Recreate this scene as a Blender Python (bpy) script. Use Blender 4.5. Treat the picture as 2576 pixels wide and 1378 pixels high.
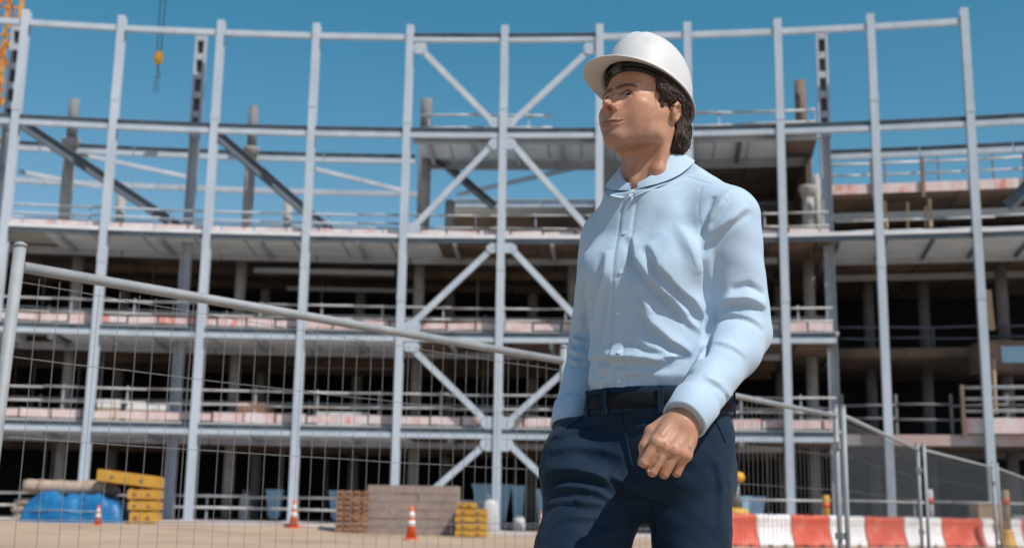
import bpy, math, random
import numpy as np
from mathutils import Matrix, Vector, Quaternion

random.seed(7)
rng = np.random.default_rng(7)
SC = bpy.context.scene
COL = SC.collection
for o in list(bpy.data.objects):
    bpy.data.objects.remove(o)

# ---------------------------------------------------------------- camera
FPX, CXP, CYP, WPX, HPX = 3022.0, 1288.0, 689.0, 2576.0, 1378.0   # focal length and centre in units of a 2576 px wide picture
PITCH, ROLL, CAMH = math.radians(11.248), math.radians(0.973), 0.85
CAM = np.array([0.0, 0.0, CAMH])
_f = np.array([0, math.cos(PITCH), math.sin(PITCH)])
_u0 = np.array([0, -math.sin(PITCH), math.cos(PITCH)])
_r0 = np.array([1.0, 0, 0])
_r = math.cos(ROLL) * _r0 + math.sin(ROLL) * _u0
_u = -math.sin(ROLL) * _r0 + math.cos(ROLL) * _u0
cam_data = bpy.data.cameras.new('camera')
cam = bpy.data.objects.new('camera', cam_data)
COL.objects.link(cam)
M = Matrix.Identity(4)
for i in range(3):
    M[i][0], M[i][1], M[i][2], M[i][3] = _r[i], _u[i], -_f[i], CAM[i]
cam.matrix_world = M
cam_data.sensor_width = 36.0
cam_data.lens = FPX / WPX * 36.0
cam_data.clip_start = 0.05
cam_data.clip_end = 3000
cam_data.dof.use_dof = True
cam_data.dof.focus_distance = 2.66
cam_data.dof.aperture_fstop = 4.8
SC.camera = cam

# ---------------------------------------------------------------- world and sun
SUN_AZ, SUN_EL = math.radians(47.0), math.radians(52.0)     # azimuth: to the right of straight behind the camera
sdir = Vector((math.cos(SUN_EL) * math.sin(SUN_AZ), -math.cos(SUN_EL) * math.cos(SUN_AZ), math.sin(SUN_EL)))
world = bpy.data.worlds.new('World')
SC.world = world
world.use_nodes = True
nt = world.node_tree
nt.nodes.clear()
wo = nt.nodes.new('ShaderNodeOutputWorld')
wb = nt.nodes.new('ShaderNodeBackground')
sky = nt.nodes.new('ShaderNodeTexSky')
sky.sky_type = 'NISHITA'
sky.sun_disc = False
sky.sun_elevation = SUN_EL
sky.sun_rotation = math.atan2(sdir.x, sdir.y)
sky.air_density = 1.0
sky.dust_density = 0.6
sky.ozone_density = 2.2
sep = nt.nodes.new('ShaderNodeSeparateColor'); com = nt.nodes.new('ShaderNodeCombineColor')      # a clear, slightly teal grade of the whole sky
nt.links.new(sky.outputs[0], sep.inputs[0])
for ch, (gain, powr) in enumerate(((0.305, 2.1), (0.96, 1.0), (0.94, 1.0))):
    pw = nt.nodes.new('ShaderNodeMath'); pw.operation = 'POWER'; pw.inputs[1].default_value = powr
    ml = nt.nodes.new('ShaderNodeMath'); ml.operation = 'MULTIPLY'; ml.inputs[1].default_value = gain
    nt.links.new(sep.outputs[ch], pw.inputs[0]); nt.links.new(pw.outputs[0], ml.inputs[0]); nt.links.new(ml.outputs[0], com.inputs[ch])
bn = nt.nodes.new('ShaderNodeMath'); bn.operation = 'MULTIPLY'; bn.inputs[1].default_value = 0.97; nt.links.new(com.inputs[2].links[0].from_socket, bn.inputs[0])
gm = nt.nodes.new('ShaderNodeMath'); gm.operation = 'MINIMUM'; nt.links.new(com.inputs[1].links[0].from_socket, gm.inputs[0]); nt.links.new(bn.outputs[0], gm.inputs[1]); nt.links.new(gm.outputs[0], com.inputs[1])
mn = nt.nodes.new('ShaderNodeMath'); mn.operation = 'MULTIPLY'; mn.inputs[1].default_value = 0.84; nt.links.new(com.inputs[1].links[0].from_socket, mn.inputs[0])
mm_ = nt.nodes.new('ShaderNodeMath'); mm_.operation = 'MINIMUM'; nt.links.new(com.inputs[0].links[0].from_socket, mm_.inputs[0]); nt.links.new(mn.outputs[0], mm_.inputs[1]); nt.links.new(mm_.outputs[0], com.inputs[0])
nt.links.new(com.outputs[0], wb.inputs[0])
wb.inputs[1].default_value = 0.115
nt.links.new(wb.outputs[0], wo.inputs[0])
sun_data = bpy.data.lights.new('sun', 'SUN')
sun_data.energy = 4.4
sun_data.angle = math.radians(0.55)
sun_data.color = (1.0, 0.955, 0.89)
sun = bpy.data.objects.new('sun', sun_data)
COL.objects.link(sun)
sun.rotation_euler = sdir.to_track_quat('Z', 'Y').to_euler()
sun.location = (4, -8, 14)
SC.view_settings.view_transform = 'Standard'
SC.view_settings.look = 'None'
SC.view_settings.exposure = 0.0
SC.view_settings.gamma = 1.0
SC.view_settings.use_curve_mapping = False
SC.cycles.max_bounces = 8

# ---------------------------------------------------------------- helpers
def sstep(a, b, x):
    t = min(1, max(0, (x - a) / (b - a))); return t * t * (3 - 2 * t)
def ray(px, py):
    v = _r * ((px - CXP) / FPX) + _u * ((CYP - py) / FPX) + _f
    return v

def at(px, py, Y):
    v = ray(px, py)
    return Vector(CAM + v * (Y / v[1]))

def atz(px, py, z):
    v = ray(px, py)
    return Vector(CAM + v * ((z - CAMH) / v[2]))

RC = np.array([-6.563, -66.252]); RR = 117.489             # centre and radius of the curved front
COLA = [-7.45, -5.43, -3.29, -1.20, 0.87, 2.96, 5.04, 6.94, 8.86, 10.79, 12.68]

def ta(t):
    """angle (radians) at column position t (1 = first column in view, 11 = last)"""
    if t <= 1: d = COLA[0] + (t - 1) * 2.05
    elif t >= 11: d = COLA[10] + (t - 11) * 1.9
    else:
        i = int(t); i = min(i, 10)
        d = COLA[i - 1] + (COLA[i] - COLA[i - 1]) * (t - i)
    return math.radians(d)

def rp(a, r, z):
    return Vector((RC[0] + (RR + r) * math.sin(a), RC[1] + (RR + r) * math.cos(a), z))

def wr(px, py, r):
    """point where the line of sight meets the cylinder at radial offset r behind the front"""
    v = ray(px, py)
    o = CAM[:2] - RC
    A = v[0] ** 2 + v[1] ** 2; B = 2 * (o @ v[:2]); Cc = o @ o - (RR + r) ** 2
    k = (-B + math.sqrt(B * B - 4 * A * Cc)) / (2 * A)
    return Vector(CAM + v * k)

def ang_of(p):
    return math.atan2(p.x - RC[0], p.y - RC[1])

def pa(px, py, r):
    return ang_of(wr(px, py, r))

class MB:
    """collects shapes for one mesh"""
    def __init__(self): self.v = []; self.f = []; self.s = []
    def add(self, vs, fs, smooth=False):
        n = len(self.v)
        self.v += [tuple(p) for p in vs]
        self.f += [tuple(i + n for i in q) for q in fs]
        self.s += [smooth] * len(fs)
        return self
    def box(self, lo, hi):
        x0, y0, z0 = lo; x1, y1, z1 = hi
        return self.add([(x0, y0, z0), (x1, y0, z0), (x1, y1, z0), (x0, y1, z0), (x0, y0, z1), (x1, y0, z1), (x1, y1, z1), (x0, y1, z1)],
                 [(3, 2, 1, 0), (4, 5, 6, 7), (0, 1, 5, 4), (1, 2, 6, 5), (2, 3, 7, 6), (3, 0, 4, 7)])
    def bar(self, p0, p1, w, h, up=(0, 0, 1), off=(0, 0)):
        """box from p0 to p1, w across, h along up; off shifts (across, up)"""
        p0, p1 = Vector(p0), Vector(p1)
        d = (p1 - p0).normalized(); u = Vector(up)
        s = d.cross(u)
        if s.length < 1e-4: s = d.cross(Vector((0, 1, 0)))
        s.normalize(); u = s.cross(d).normalized()
        o = s * off[0] + u * off[1]
        vs = []
        for p in (p0, p1):
            for a, b in ((-1, -1), (1, -1), (1, 1), (-1, 1)):
                vs.append(p + o + s * (a * w / 2) + u * (b * h / 2))
        return self.add(vs, [(0, 1, 2, 3), (7, 6, 5, 4), (4, 5, 1, 0), (5, 6, 2, 1), (6, 7, 3, 2), (7, 4, 0, 3)])
    def ibeam(self, p0, p1, w, h, up=(0, 0, 1), tf=0.035, tw=0.025):
        self.bar(p0, p1, w, tf, up, (0, h / 2 - tf / 2))
        self.bar(p0, p1, w, tf, up, (0, -h / 2 + tf / 2))
        return self.bar(p0, p1, tw, h - 2 * tf - 0.002, up)
    def tube(self, pts, rad, n=8, caps=True, smooth=True):
        pts = [Vector(p) for p in pts]
        if not hasattr(rad, '__len__'): rad = [rad] * len(pts)
        vs = []; fs = []
        prev = None
        for i, p in enumerate(pts):
            d = (pts[min(i + 1, len(pts) - 1)] - pts[max(i - 1, 0)]).normalized()
            if prev is None:
                s = d.cross(Vector((0, 0, 1)))
                if s.length < 1e-3: s = d.cross(Vector((0, 1, 0)))
            else: s = prev - d * prev.dot(d)
            s.normalize(); prev = s
            t = d.cross(s)
            for k in range(n):
                a = 2 * math.pi * k / n
                vs.append(p + (s * math.cos(a) + t * math.sin(a)) * rad[i])
        for i in range(len(pts) - 1):
            for k in range(n):
                k2 = (k + 1) % n
                fs.append((i * n + k, i * n + k2, (i + 1) * n + k2, (i + 1) * n + k))
        self.add(vs, fs, smooth)
        if caps:
            m = len(self.v) - len(vs)
            self.f.append(tuple(m + k for k in reversed(range(n)))); self.s.append(False)
            self.f.append(tuple(m + (len(pts) - 1) * n + k for k in range(n))); self.s.append(False)
        return self
    def lathe(self, prof, n=20, c=(0, 0, 0), smooth=True, sx=1, sy=1):
        vs = []; fs = []
        for (r, z) in prof:
            for k in range(n):
                a = 2 * math.pi * k / n
                vs.append((c[0] + sx * r * math.cos(a), c[1] + sy * r * math.sin(a), c[2] + z))
        for i in range(len(prof) - 1):
            for k in range(n):
                k2 = (k + 1) % n
                fs.append((i * n + k, i * n + k2, (i + 1) * n + k2, (i + 1) * n + k))
        fs.append(tuple(reversed(range(n)))); fs.append(tuple((len(prof) - 1) * n + k for k in range(n)))
        return self.add(vs, fs, smooth)
    def arc(self, a0, a1, r0, r1, z0, z1, n=1):
        vs = []; fs = []
        for i in range(n + 1):
            a = a0 + (a1 - a0) * i / n
            vs += [rp(a, r0, z0), rp(a, r1, z0), rp(a, r1, z1), rp(a, r0, z1)]
        for i in range(n):
            b = i * 4
            for k in range(4):
                k2 = (k + 1) % 4
                fs.append((b + k, b + 4 + k, b + 4 + k2, b + k2))
        fs.append((0, 1, 2, 3)); e = n * 4
        fs.append((e + 3, e + 2, e + 1, e))
        return self.add(vs, fs)
    def build(self, name, m, parent=None, at=None, rot=None):
        me = bpy.data.meshes.new(name)
        me.from_pydata(self.v, [], self.f)
        me.polygons.foreach_set('use_smooth', self.s)
        me.update()
        me.materials.append(MAT[m] if isinstance(m, str) else m)
        return link(name, me, parent, at, rot)

def link(name, me, parent=None, at=None, rot=None):
    o = bpy.data.objects.new(name, me)
    COL.objects.link(o)
    if parent is not None: o.parent = parent
    if at is not None: o.location = at
    if rot is not None: o.rotation_euler = rot
    return o

def tag(o, label=None, cat=None, group=None, kind=None):
    if label: o['label'] = label
    if cat: o['category'] = cat
    if group: o['group'] = group
    if kind: o['kind'] = kind
    return o

def thing(name, label, cat, loc=(0, 0, 0), rotz=0, group=None):
    o = bpy.data.objects.new(name, None)
    o.empty_display_size = 0.2
    COL.objects.link(o)
    o.location = loc; o.rotation_euler = (0, 0, rotz)
    return tag(o, label, cat, group)

def copy_tree(o, parent=None):
    c = o.copy(); COL.objects.link(c); c.parent = parent
    for ch in list(o.children): copy_tree(ch, c)
    return c

# ---------------------------------------------------------------- materials
MAT = {}
def mat(name, c1, c2=None, scale=4.0, rough=0.6, metal=0.0, bump=0.0, bscale=None, detail=5, c3=None, s3=1.0, spec=0.4, stretch=None, sharp=(0.35, 0.65), lev3=(0.5, 0.7), rvar=0.1):
    m = bpy.data.materials.new(name); m.use_nodes = True
    n = m.node_tree.nodes; l = m.node_tree.links
    b = n['Principled BSDF']
    tc = n.new('ShaderNodeTexCoord'); mp = n.new('ShaderNodeMapping')
    l.new(tc.outputs['Object'], mp.inputs[0])
    if stretch: mp.inputs['Scale'].default_value = stretch
    if c2 is None: c2 = tuple(x * 0.8 for x in c1)
    no = n.new('ShaderNodeTexNoise'); no.inputs['Scale'].default_value = scale; no.inputs['Detail'].default_value = detail
    no.inputs['Roughness'].default_value = 0.62
    l.new(mp.outputs[0], no.inputs[0])
    r = n.new('ShaderNodeValToRGB')
    r.color_ramp.elements[0].position, r.color_ramp.elements[1].position = sharp
    r.color_ramp.elements[0].color = (*c2, 1); r.color_ramp.elements[1].color = (*c1, 1)
    l.new(no.outputs[0], r.inputs[0])
    out = r.outputs[0]
    if c3:
        n3 = n.new('ShaderNodeTexNoise'); n3.inputs['Scale'].default_value = s3; n3.inputs['Detail'].default_value = 6
        l.new(mp.outputs[0], n3.inputs[0])
        r3 = n.new('ShaderNodeValToRGB'); r3.color_ramp.elements[0].position, r3.color_ramp.elements[1].position = lev3
        l.new(n3.outputs[0], r3.inputs[0])
        mx = n.new('ShaderNodeMixRGB'); l.new(r3.outputs[0], mx.inputs[0]); l.new(out, mx.inputs[1]); mx.inputs[2].default_value = (*c3, 1)
        out = mx.outputs[0]
    l.new(out, b.inputs['Base Color'])
    b.inputs['Metallic'].default_value = metal
    b.inputs['Specular IOR Level'].default_value = spec
    rr = n.new('ShaderNodeMapRange'); rr.inputs[3].default_value = max(0, rough - rvar); rr.inputs[4].default_value = min(1, rough + rvar)
    l.new(no.outputs[0], rr.inputs[0]); l.new(rr.outputs[0], b.inputs['Roughness'])
    if bump:
        nb = n.new('ShaderNodeTexNoise'); nb.inputs['Scale'].default_value = bscale or scale * 6; nb.inputs['Detail'].default_value = 6
        l.new(mp.outputs[0], nb.inputs[0])
        bp = n.new('ShaderNodeBump'); bp.inputs['Strength'].default_value = bump; bp.inputs['Distance'].default_value = 0.02
        l.new(nb.outputs[0], bp.inputs['Height']); l.new(bp.outputs[0], b.inputs['Normal'])
    MAT[name] = m
    return m

mat('white_steel', (0.50, 0.56, 0.62), (0.41, 0.47, 0.535), 1.3, 0.45, c3=(0.40, 0.40, 0.40), s3=2.2, lev3=(0.6, 0.8), stretch=(1, 1, 0.25))
mat('grey_steel', (0.46, 0.50, 0.55), (0.36, 0.40, 0.45), 0.8, 0.5, c3=(0.25, 0.26, 0.28), s3=1.6, lev3=(0.58, 0.8))
mat('beam_shade', (0.13, 0.165, 0.20), (0.09, 0.12, 0.15), 0.8, 0.55, c3=(0.07, 0.08, 0.09), s3=1.2)  # dark tone carries the shade beside the beam flange
mat('dark_steel', (0.13, 0.16, 0.20), (0.09, 0.11, 0.14), 1.0, 0.55)
mat('galv', (0.33, 0.345, 0.36), (0.26, 0.275, 0.29), 9, 0.62, metal=0.08, c3=(0.28, 0.27, 0.26), s3=14, lev3=(0.6, 0.78))
mat('wire', (0.24, 0.24, 0.24), (0.18, 0.18, 0.18), 20, 0.8, spec=0.2)
mat('concrete', (0.42, 0.40, 0.38), (0.31, 0.30, 0.28), 0.9, 0.85, c3=(0.22, 0.21, 0.20), s3=0.7, lev3=(0.5, 0.75), bump=0.2)
mat('concrete_pale', (0.55, 0.50, 0.47), (0.42, 0.38, 0.36), 0.6, 0.85, c3=(0.46, 0.33, 0.30), s3=0.35, lev3=(0.48, 0.62), bump=0.2)
mat('slab_dark', (0.60, 0.585, 0.56), (0.52, 0.50, 0.48), 0.6, 0.9)
mat('formwork', (0.25, 0.165, 0.115), (0.12, 0.085, 0.065), 0.55, 0.85, c3=(0.07, 0.06, 0.055), s3=0.3, lev3=(0.42, 0.68), stretch=(1, 1, 1))
mat('deck', (0.76, 0.83, 0.88), (0.68, 0.75, 0.80), 0.5, 0.5, c3=(0.56, 0.62, 0.67), s3=0.9, lev3=(0.55, 0.8))
mat('deck_grey', (0.42, 0.44, 0.45), (0.32, 0.33, 0.34), 0.5, 0.6)
mat('shade_black', (0.018, 0.019, 0.022), (0.010, 0.011, 0.013), 0.4, 0.9)  # near black, so the colour itself holds the shade deep inside the floors
mat('toe_board', (0.74, 0.66, 0.64), (0.68, 0.46, 0.43), 2.2, 0.7, c3=(0.68, 0.25, 0.20), s3=1.6, lev3=(0.57, 0.68), stretch=(1, 1, 0.4), detail=4)
mat('rail_white', (0.62, 0.62, 0.62), (0.40, 0.38, 0.37), 1.1, 0.5, c3=(0.30, 0.25, 0.22), s3=0.8, lev3=(0.55, 0.7))
mat('rust_post', (0.22, 0.15, 0.11), (0.15, 0.10, 0.08), 2.0, 0.8)
mat('rail_bright', (0.74, 0.75, 0.77), (0.62, 0.63, 0.65), 1.1, 0.5, c3=(0.5, 0.47, 0.46), s3=1.2, lev3=(0.6, 0.8))
mat('stub_grey', (0.22, 0.22, 0.23), (0.16, 0.16, 0.17), 1.2, 0.85)
mat('crane_orange', (0.75, 0.27, 0.04), (0.62, 0.19, 0.03), 2.0, 0.5, c3=(0.80, 0.42, 0.05), s3=0.8, lev3=(0.45, 0.7))
mat('hook_yellow', (0.85, 0.42, 0.03), (0.70, 0.30, 0.02), 4.0, 0.5)
mat('cable', (0.05, 0.06, 0.08), (0.03, 0.03, 0.04), 8, 0.6)
mat('net', (0.10, 0.12, 0.14), (0.07, 0.085, 0.10), 0.8, 0.85)
mat('bar_red', (0.62, 0.10, 0.055), (0.52, 0.08, 0.045), 3.0, 0.5, c3=(0.66, 0.20, 0.14), s3=2.2, lev3=(0.5, 0.75), bump=0.1)
mat('bar_white', (0.78, 0.76, 0.76), (0.68, 0.66, 0.66), 3.0, 0.5, c3=(0.52, 0.49, 0.46), s3=3.5, lev3=(0.56, 0.8), bump=0.1)
mat('rubber', (0.035, 0.033, 0.03), (0.02, 0.02, 0.02), 10, 0.85)
mat('cone_orange', (0.80, 0.13, 0.04), (0.68, 0.10, 0.03), 6, 0.5, c3=(0.5, 0.10, 0.05), s3=8, lev3=(0.58, 0.8))
mat('cone_white', (0.80, 0.79, 0.78), (0.66, 0.65, 0.63), 6, 0.5)
mat('tarp_blue', (0.012, 0.165, 0.37), (0.008, 0.10, 0.27), 2.2, 0.42, c3=(0.07, 0.24, 0.42), s3=2.6, lev3=(0.55, 0.72), bump=0.5, bscale=7)
mat('sack', (0.46, 0.36, 0.28), (0.36, 0.28, 0.22), 3.0, 0.9, bump=0.5, bscale=16, c3=(0.30, 0.23, 0.18), s3=4, lev3=(0.52, 0.75))
mat('yellow', (0.64, 0.36, 0.05), (0.52, 0.27, 0.035), 3.0, 0.55, c3=(0.50, 0.26, 0.04), s3=5, lev3=(0.56, 0.8), bump=0.15)
mat('wood', (0.36, 0.19, 0.10), (0.22, 0.11, 0.06), 3.0, 0.8, c3=(0.42, 0.26, 0.16), s3=6, lev3=(0.5, 0.75), bump=0.3, stretch=(1, 1, 5))
mat('block_grey', (0.34, 0.265, 0.225), (0.28, 0.215, 0.185), 2.0, 0.9, c3=(0.25, 0.21, 0.19), s3=3, lev3=(0.52, 0.75), bump=0.4)
mat('blue_bin', (0.34, 0.55, 0.70), (0.26, 0.45, 0.60), 2.5, 0.55)
mat('tan', (0.50, 0.36, 0.23), (0.40, 0.28, 0.18), 3, 0.8)
mat('pale_stuff', (0.62, 0.62, 0.62), (0.45, 0.46, 0.47), 2.5, 0.7)
mat('kerb_red', (0.55, 0.30, 0.27), (0.48, 0.36, 0.33), 0.8, 0.85)

def set_sand():
    m = mat('sand', (0.49, 0.365, 0.265), (0.41, 0.30, 0.215), 0.35, 0.95, c3=(0.34, 0.245, 0.18), s3=0.3, lev3=(0.46, 0.66), bump=0.6, bscale=5, detail=9, spec=0.1)
set_sand()
# ---------------------------------------------------------------- ground
def gz(x, y):
    far = sstep(25, 44, y)
    lift = 0.24 * sstep(-3, -11, x) if x < -3 else 0.0
    bumps = 0.03 * math.sin(x * 0.9 + y * 0.35) * math.sin(y * 0.7 - x * 0.2) + 0.025 * math.sin(x * 2.3 + 1.7) * math.sin(y * 1.9)
    return far * lift + bumps * sstep(8, 20, y) * 0.7

xs = [-900, -300, -120, -60] + [x * 0.75 for x in range(-56, 57)] + [60, 120, 300, 900]
ys = [-400, -60, -12, -4, 0] + [y * 0.6 for y in range(2, 110)] + [90, 150, 400, 1500]
vs = [(x, y, gz(x, y) if abs(x) < 50 and 0 < y < 66 else -0.002 + (0.24 * sstep(-3, -11, x) if y > 44 else 0)) for y in ys for x in xs]
nx = len(xs)
fs = [(j * nx + i, j * nx + i + 1, (j + 1) * nx + i + 1, (j + 1) * nx + i) for j in range(len(ys) - 1) for i in range(nx - 1)]
g = MB(); g.add(vs, fs, True)
tag(g.build('ground', 'sand'), kind='structure')

# concrete apron round the foot of the building (a low raised slab that follows the curve)
ap = MB()
n = 60
vs = []; fs = []
def apz(a):
    x = RC[0] + RR * math.sin(a)
    return 0.11 + 0.23 * sstep(-4.5, -9, x)
for i in range(n + 1):
    a = ta(-3) + (ta(15) - ta(-3)) * i / n
    z = apz(a)
    vs += [rp(a, -5.0, -0.3), rp(a, -5.0, z - 0.03), rp(a, -4.95, z), rp(a, 22, z)]
for i in range(n):
    for k in range(3):
        b = i * 4 + k
        fs.append((b, b + 4, b + 5, b + 1))
ap.add(vs, fs)
tag(ap.build('pavement', 'concrete_pale'), kind='structure')
# faded red painted strips along the edge of the apron
for t0, t1, r0, r1 in ((2.6, 4.2, -4.6, -4.1), (5.9, 8.6, -4.7, -4.2), (4.4, 4.75, -4.5, -4.2)):
    m_ = MB(); nn = 14; vs = []; fs = []
    for i in range(nn + 1):
        a = ta(t0) + (ta(t1) - ta(t0)) * i / nn
        vs += [rp(a, r0, apz(a) + 0.005), rp(a, r1, apz(a) + 0.005)]
    for i in range(nn): fs.append((2 * i, 2 * i + 2, 2 * i + 3, 2 * i + 1))
    m_.add(vs, fs)
    tag(m_.build('painted_strip', 'kerb_red'), kind='structure')

# ---------------------------------------------------------------- the curved steel frame
ZTOP, ZTB, ZMID, ZL3, ZL2, ZL1 = 22.41, 21.84, 17.35, 12.6, 8.17, 4.07
frame = thing('steel_frame', 'tall curved frame of white steel columns and ring beams with cross bracing', 'steel frame', rp(ta(6), 0, 0))
FI = Matrix.Translation(-frame.location)
def fpart(mb, name, m, parent=None):
    """build with world coordinates under an Empty that is only translated"""
    root = parent
    while root.parent is not None: root = root.parent
    L = root.location
    mb.v = [(x - L.x, y - L.y, z - L.z) for x, y, z in mb.v]
    o = mb.build(name, m, None)
    o.parent = parent
    return o

for t in range(-2, 13):
    a = ta(t)
    top = ZTOP if t != 12 else ZL3 - 0.4
    if t == 12: continue
    z0 = apz(a)
    out = Vector((math.sin(a), math.cos(a), 0))
    mb = MB()
    p0, p1 = rp(a, -0.12, z0 + 0.02), rp(a, -0.12, top)
    mb.bar(p0, p1, 0.33, 0.05, out)                              # front flange
    mb.bar(rp(a, 0.055, z0 + 0.02), rp(a, 0.055, top), 0.03, 0.298, out)   # web
    mb.bar(rp(a, 0.23, z0 + 0.02), rp(a, 0.23, top), 0.33, 0.05, out)
    c = fpart(mb, 'column', 'white_steel', frame)
    for zz in ((9.9, 17.9) if t % 2 else (11.3, 18.6)):
        s = MB(); s.bar(rp(a, -0.155, zz - 0.16), rp(a, -0.155, zz + 0.16), 0.35, 0.018, out)
        fpart(s, 'splice_plate', 'white_steel', c)
    s = MB(); s.bar(rp(a, 0.05, z0), rp(a, 0.05, z0 + 0.035), 0.62, 0.62, out)
    fpart(s, 'base_plate', 'grey_steel', c)

def beam_with_shade(p0, p1, h, parent, name, light='white_steel', flip=False, w=0.24):
    """beam with a pale chord and a recessed web above it, coloured dark to stand for shade (below it when flipped)"""
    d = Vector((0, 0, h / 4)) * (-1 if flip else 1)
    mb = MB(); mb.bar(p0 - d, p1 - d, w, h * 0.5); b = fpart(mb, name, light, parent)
    mb = MB(); mb.bar(p0 + d * 0.98, p1 + d * 0.98, w * 0.45, h * 0.46); fpart(mb, 'web', 'beam_shade', b)
    mb = MB(); mb.bar(p0 + d * 2.06, p1 + d * 2.06, w * 0.9, 0.03); fpart(mb, 'flange', 'beam_shade', b)
def chord(t0, t1, r, z):
    a0, a1 = ta(t0), ta(t1)
    p0, p1 = rp(a0, r, z), rp(a1, r, z)
    d = (p1 - p0).normalized() * 0.03
    return p0 + d, p1 - d
for t in range(-2, 13):
    if t < 11:
        mb = MB()
        if t in (5, 6): beam_with_shade(*chord(t, t + 1, 0.06, ZTB), 0.36, frame, 'ring_beam')
        else:
            p0, p1 = chord(t, t + 1, 0.06, ZTB + 0.02); mb.bar(p0, p1, 0.22, 0.25)
            fpart(mb, 'ring_beam', 'white_steel', frame)
    beam_with_shade(*chord(t, t + 1, 0.06, ZMID), 0.42, frame, 'ring_beam')
    beam_with_shade(*chord(t, t + 1, 0.06, ZL3 - 0.04), 0.34, frame, 'ring_beam', 'rail_bright', True)
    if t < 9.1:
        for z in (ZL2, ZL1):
            beam_with_shade(*chord(t, t + 1 if t < 9 else 9.52, 0.06, z + 0.04), 0.40, frame, 'ring_beam')

# cross bracing in the two middle bays: each brace a square tube between gusset plates
def gusset(px, py, w, h):
    p = wr(px, py, -0.02)
    a = ang_of(p)
    out = Vector((math.sin(a), math.cos(a), 0)); sd = Vector((math.cos(a), -math.sin(a), 0))
    mb = MB(); k = 0.35
    pts = [(-w, -h * k), (-w * 0.7, -h), (w * 0.7, -h), (w, -h * k), (w, h * k), (w * 0.7, h), (-w * 0.7, h), (-w, h * k)]
    vs = [p + sd * x + Vector((0, 0, z)) - out * 0.03 for x, z in pts] + [p + sd * x + Vector((0, 0, z)) + out * 0.0 for x, z in pts]
    n = len(pts)
    mb.add(vs, [tuple(range(n)), tuple(reversed(range(n, 2 * n)))] + [(i, i + n, (i + 1) % n + n, (i + 1) % n) for i in range(n)])
    gp = fpart(mb, 'gusset_plate', 'white_steel', frame)
    for bx, bz in ((-w * .6, 0), (w * .6, 0)):
        b = MB(); c = p + sd * bx + Vector((0, 0, bz)) - out * 0.03
        b.tube([c, c - out * 0.03], 0.035, 6); fpart(b, 'bolt', 'grey_steel', gp)
def brace(x0, y0, x1, y1, th=0.26):
    p0, p1 = wr(x0, y0, 0.10), wr(x1, y1, 0.10)
    mb = MB(); mb.bar(p0, p1, 0.20, th, (p1 - p0).cross(Vector((0, 1, 0))))
    fpart(mb, 'brace', 'white_steel', frame)
for (x, y, w, h) in ((1057, 122, .30, .26), (1486, 122, .30, .26), (1264, 308, .62, .22), (1264, 362, .62, .25), (1040, 577, .30, .28), (1262, 624, .66, .22),
                     (1038, 822, .34, .28), (1036, 872, .34, .2), (1252, 1064, .70, .28), (1250, 1116, .70, .30)):
    gusset(x, y, w, h)
for b in ((1066, 132, 1238, 306), (1478, 132, 1292, 306), (1238, 366, 1042, 570), (1292, 366, 1492, 590), (1234, 630, 1040, 812), (1290, 630, 1490, 842),
          (1038, 878, 1216, 1052), (1482, 878, 1288, 1052), (1218, 1120, 1046, 1270), (1284, 1120, 1462, 1290)):
    brace(*b)

# main posts just behind the front, with an open ladder-like head
def ladder_post(px, py, topz, r=1.3):
    a = pa(px, py, r)
    out = Vector((math.sin(a), math.cos(a), 0))
    z0 = apz(a)
    mb = MB(); mb.ibeam(rp(a, r, z0), rp(a, r, ZMID - 0.1), 0.44, 0.42, Vector((math.cos(a), -math.sin(a), 0)), 0.05, 0.04)
    p = fpart(mb, 'main_post', 'grey_steel', frame)
    h = MB()
    sd = Vector((math.cos(a), -math.sin(a), 0))
    for s in (-1, 1):
        h.bar(rp(a, r, ZMID - 0.08) + sd * s * 0.2, rp(a, r, topz) + sd * s * 0.2, 0.30, 0.11, sd)
    z = ZMID + 0.1
    while z < topz - 0.1:
        h.bar(rp(a, r, z) - sd * 0.14, rp(a, r, z) + sd * 0.14, 0.26, 0.3, (0, 0, 1)); z += 0.92
    fpart(h, 'post_head', 'grey_steel', frame)
    k = MB()
    z = ZMID + 0.55
    k.bar(rp(a, r + 0.16, ZMID), rp(a, r + 0.16, topz - 0.1), 0.02, 0.3, sd)
    fpart(k, 'web_plate', 'dark_steel', p)
ladder_post(490, 345, 22.25)
ladder_post(2075, 345, 22.25)
ladder_post(20, 330, 22.2)

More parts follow.
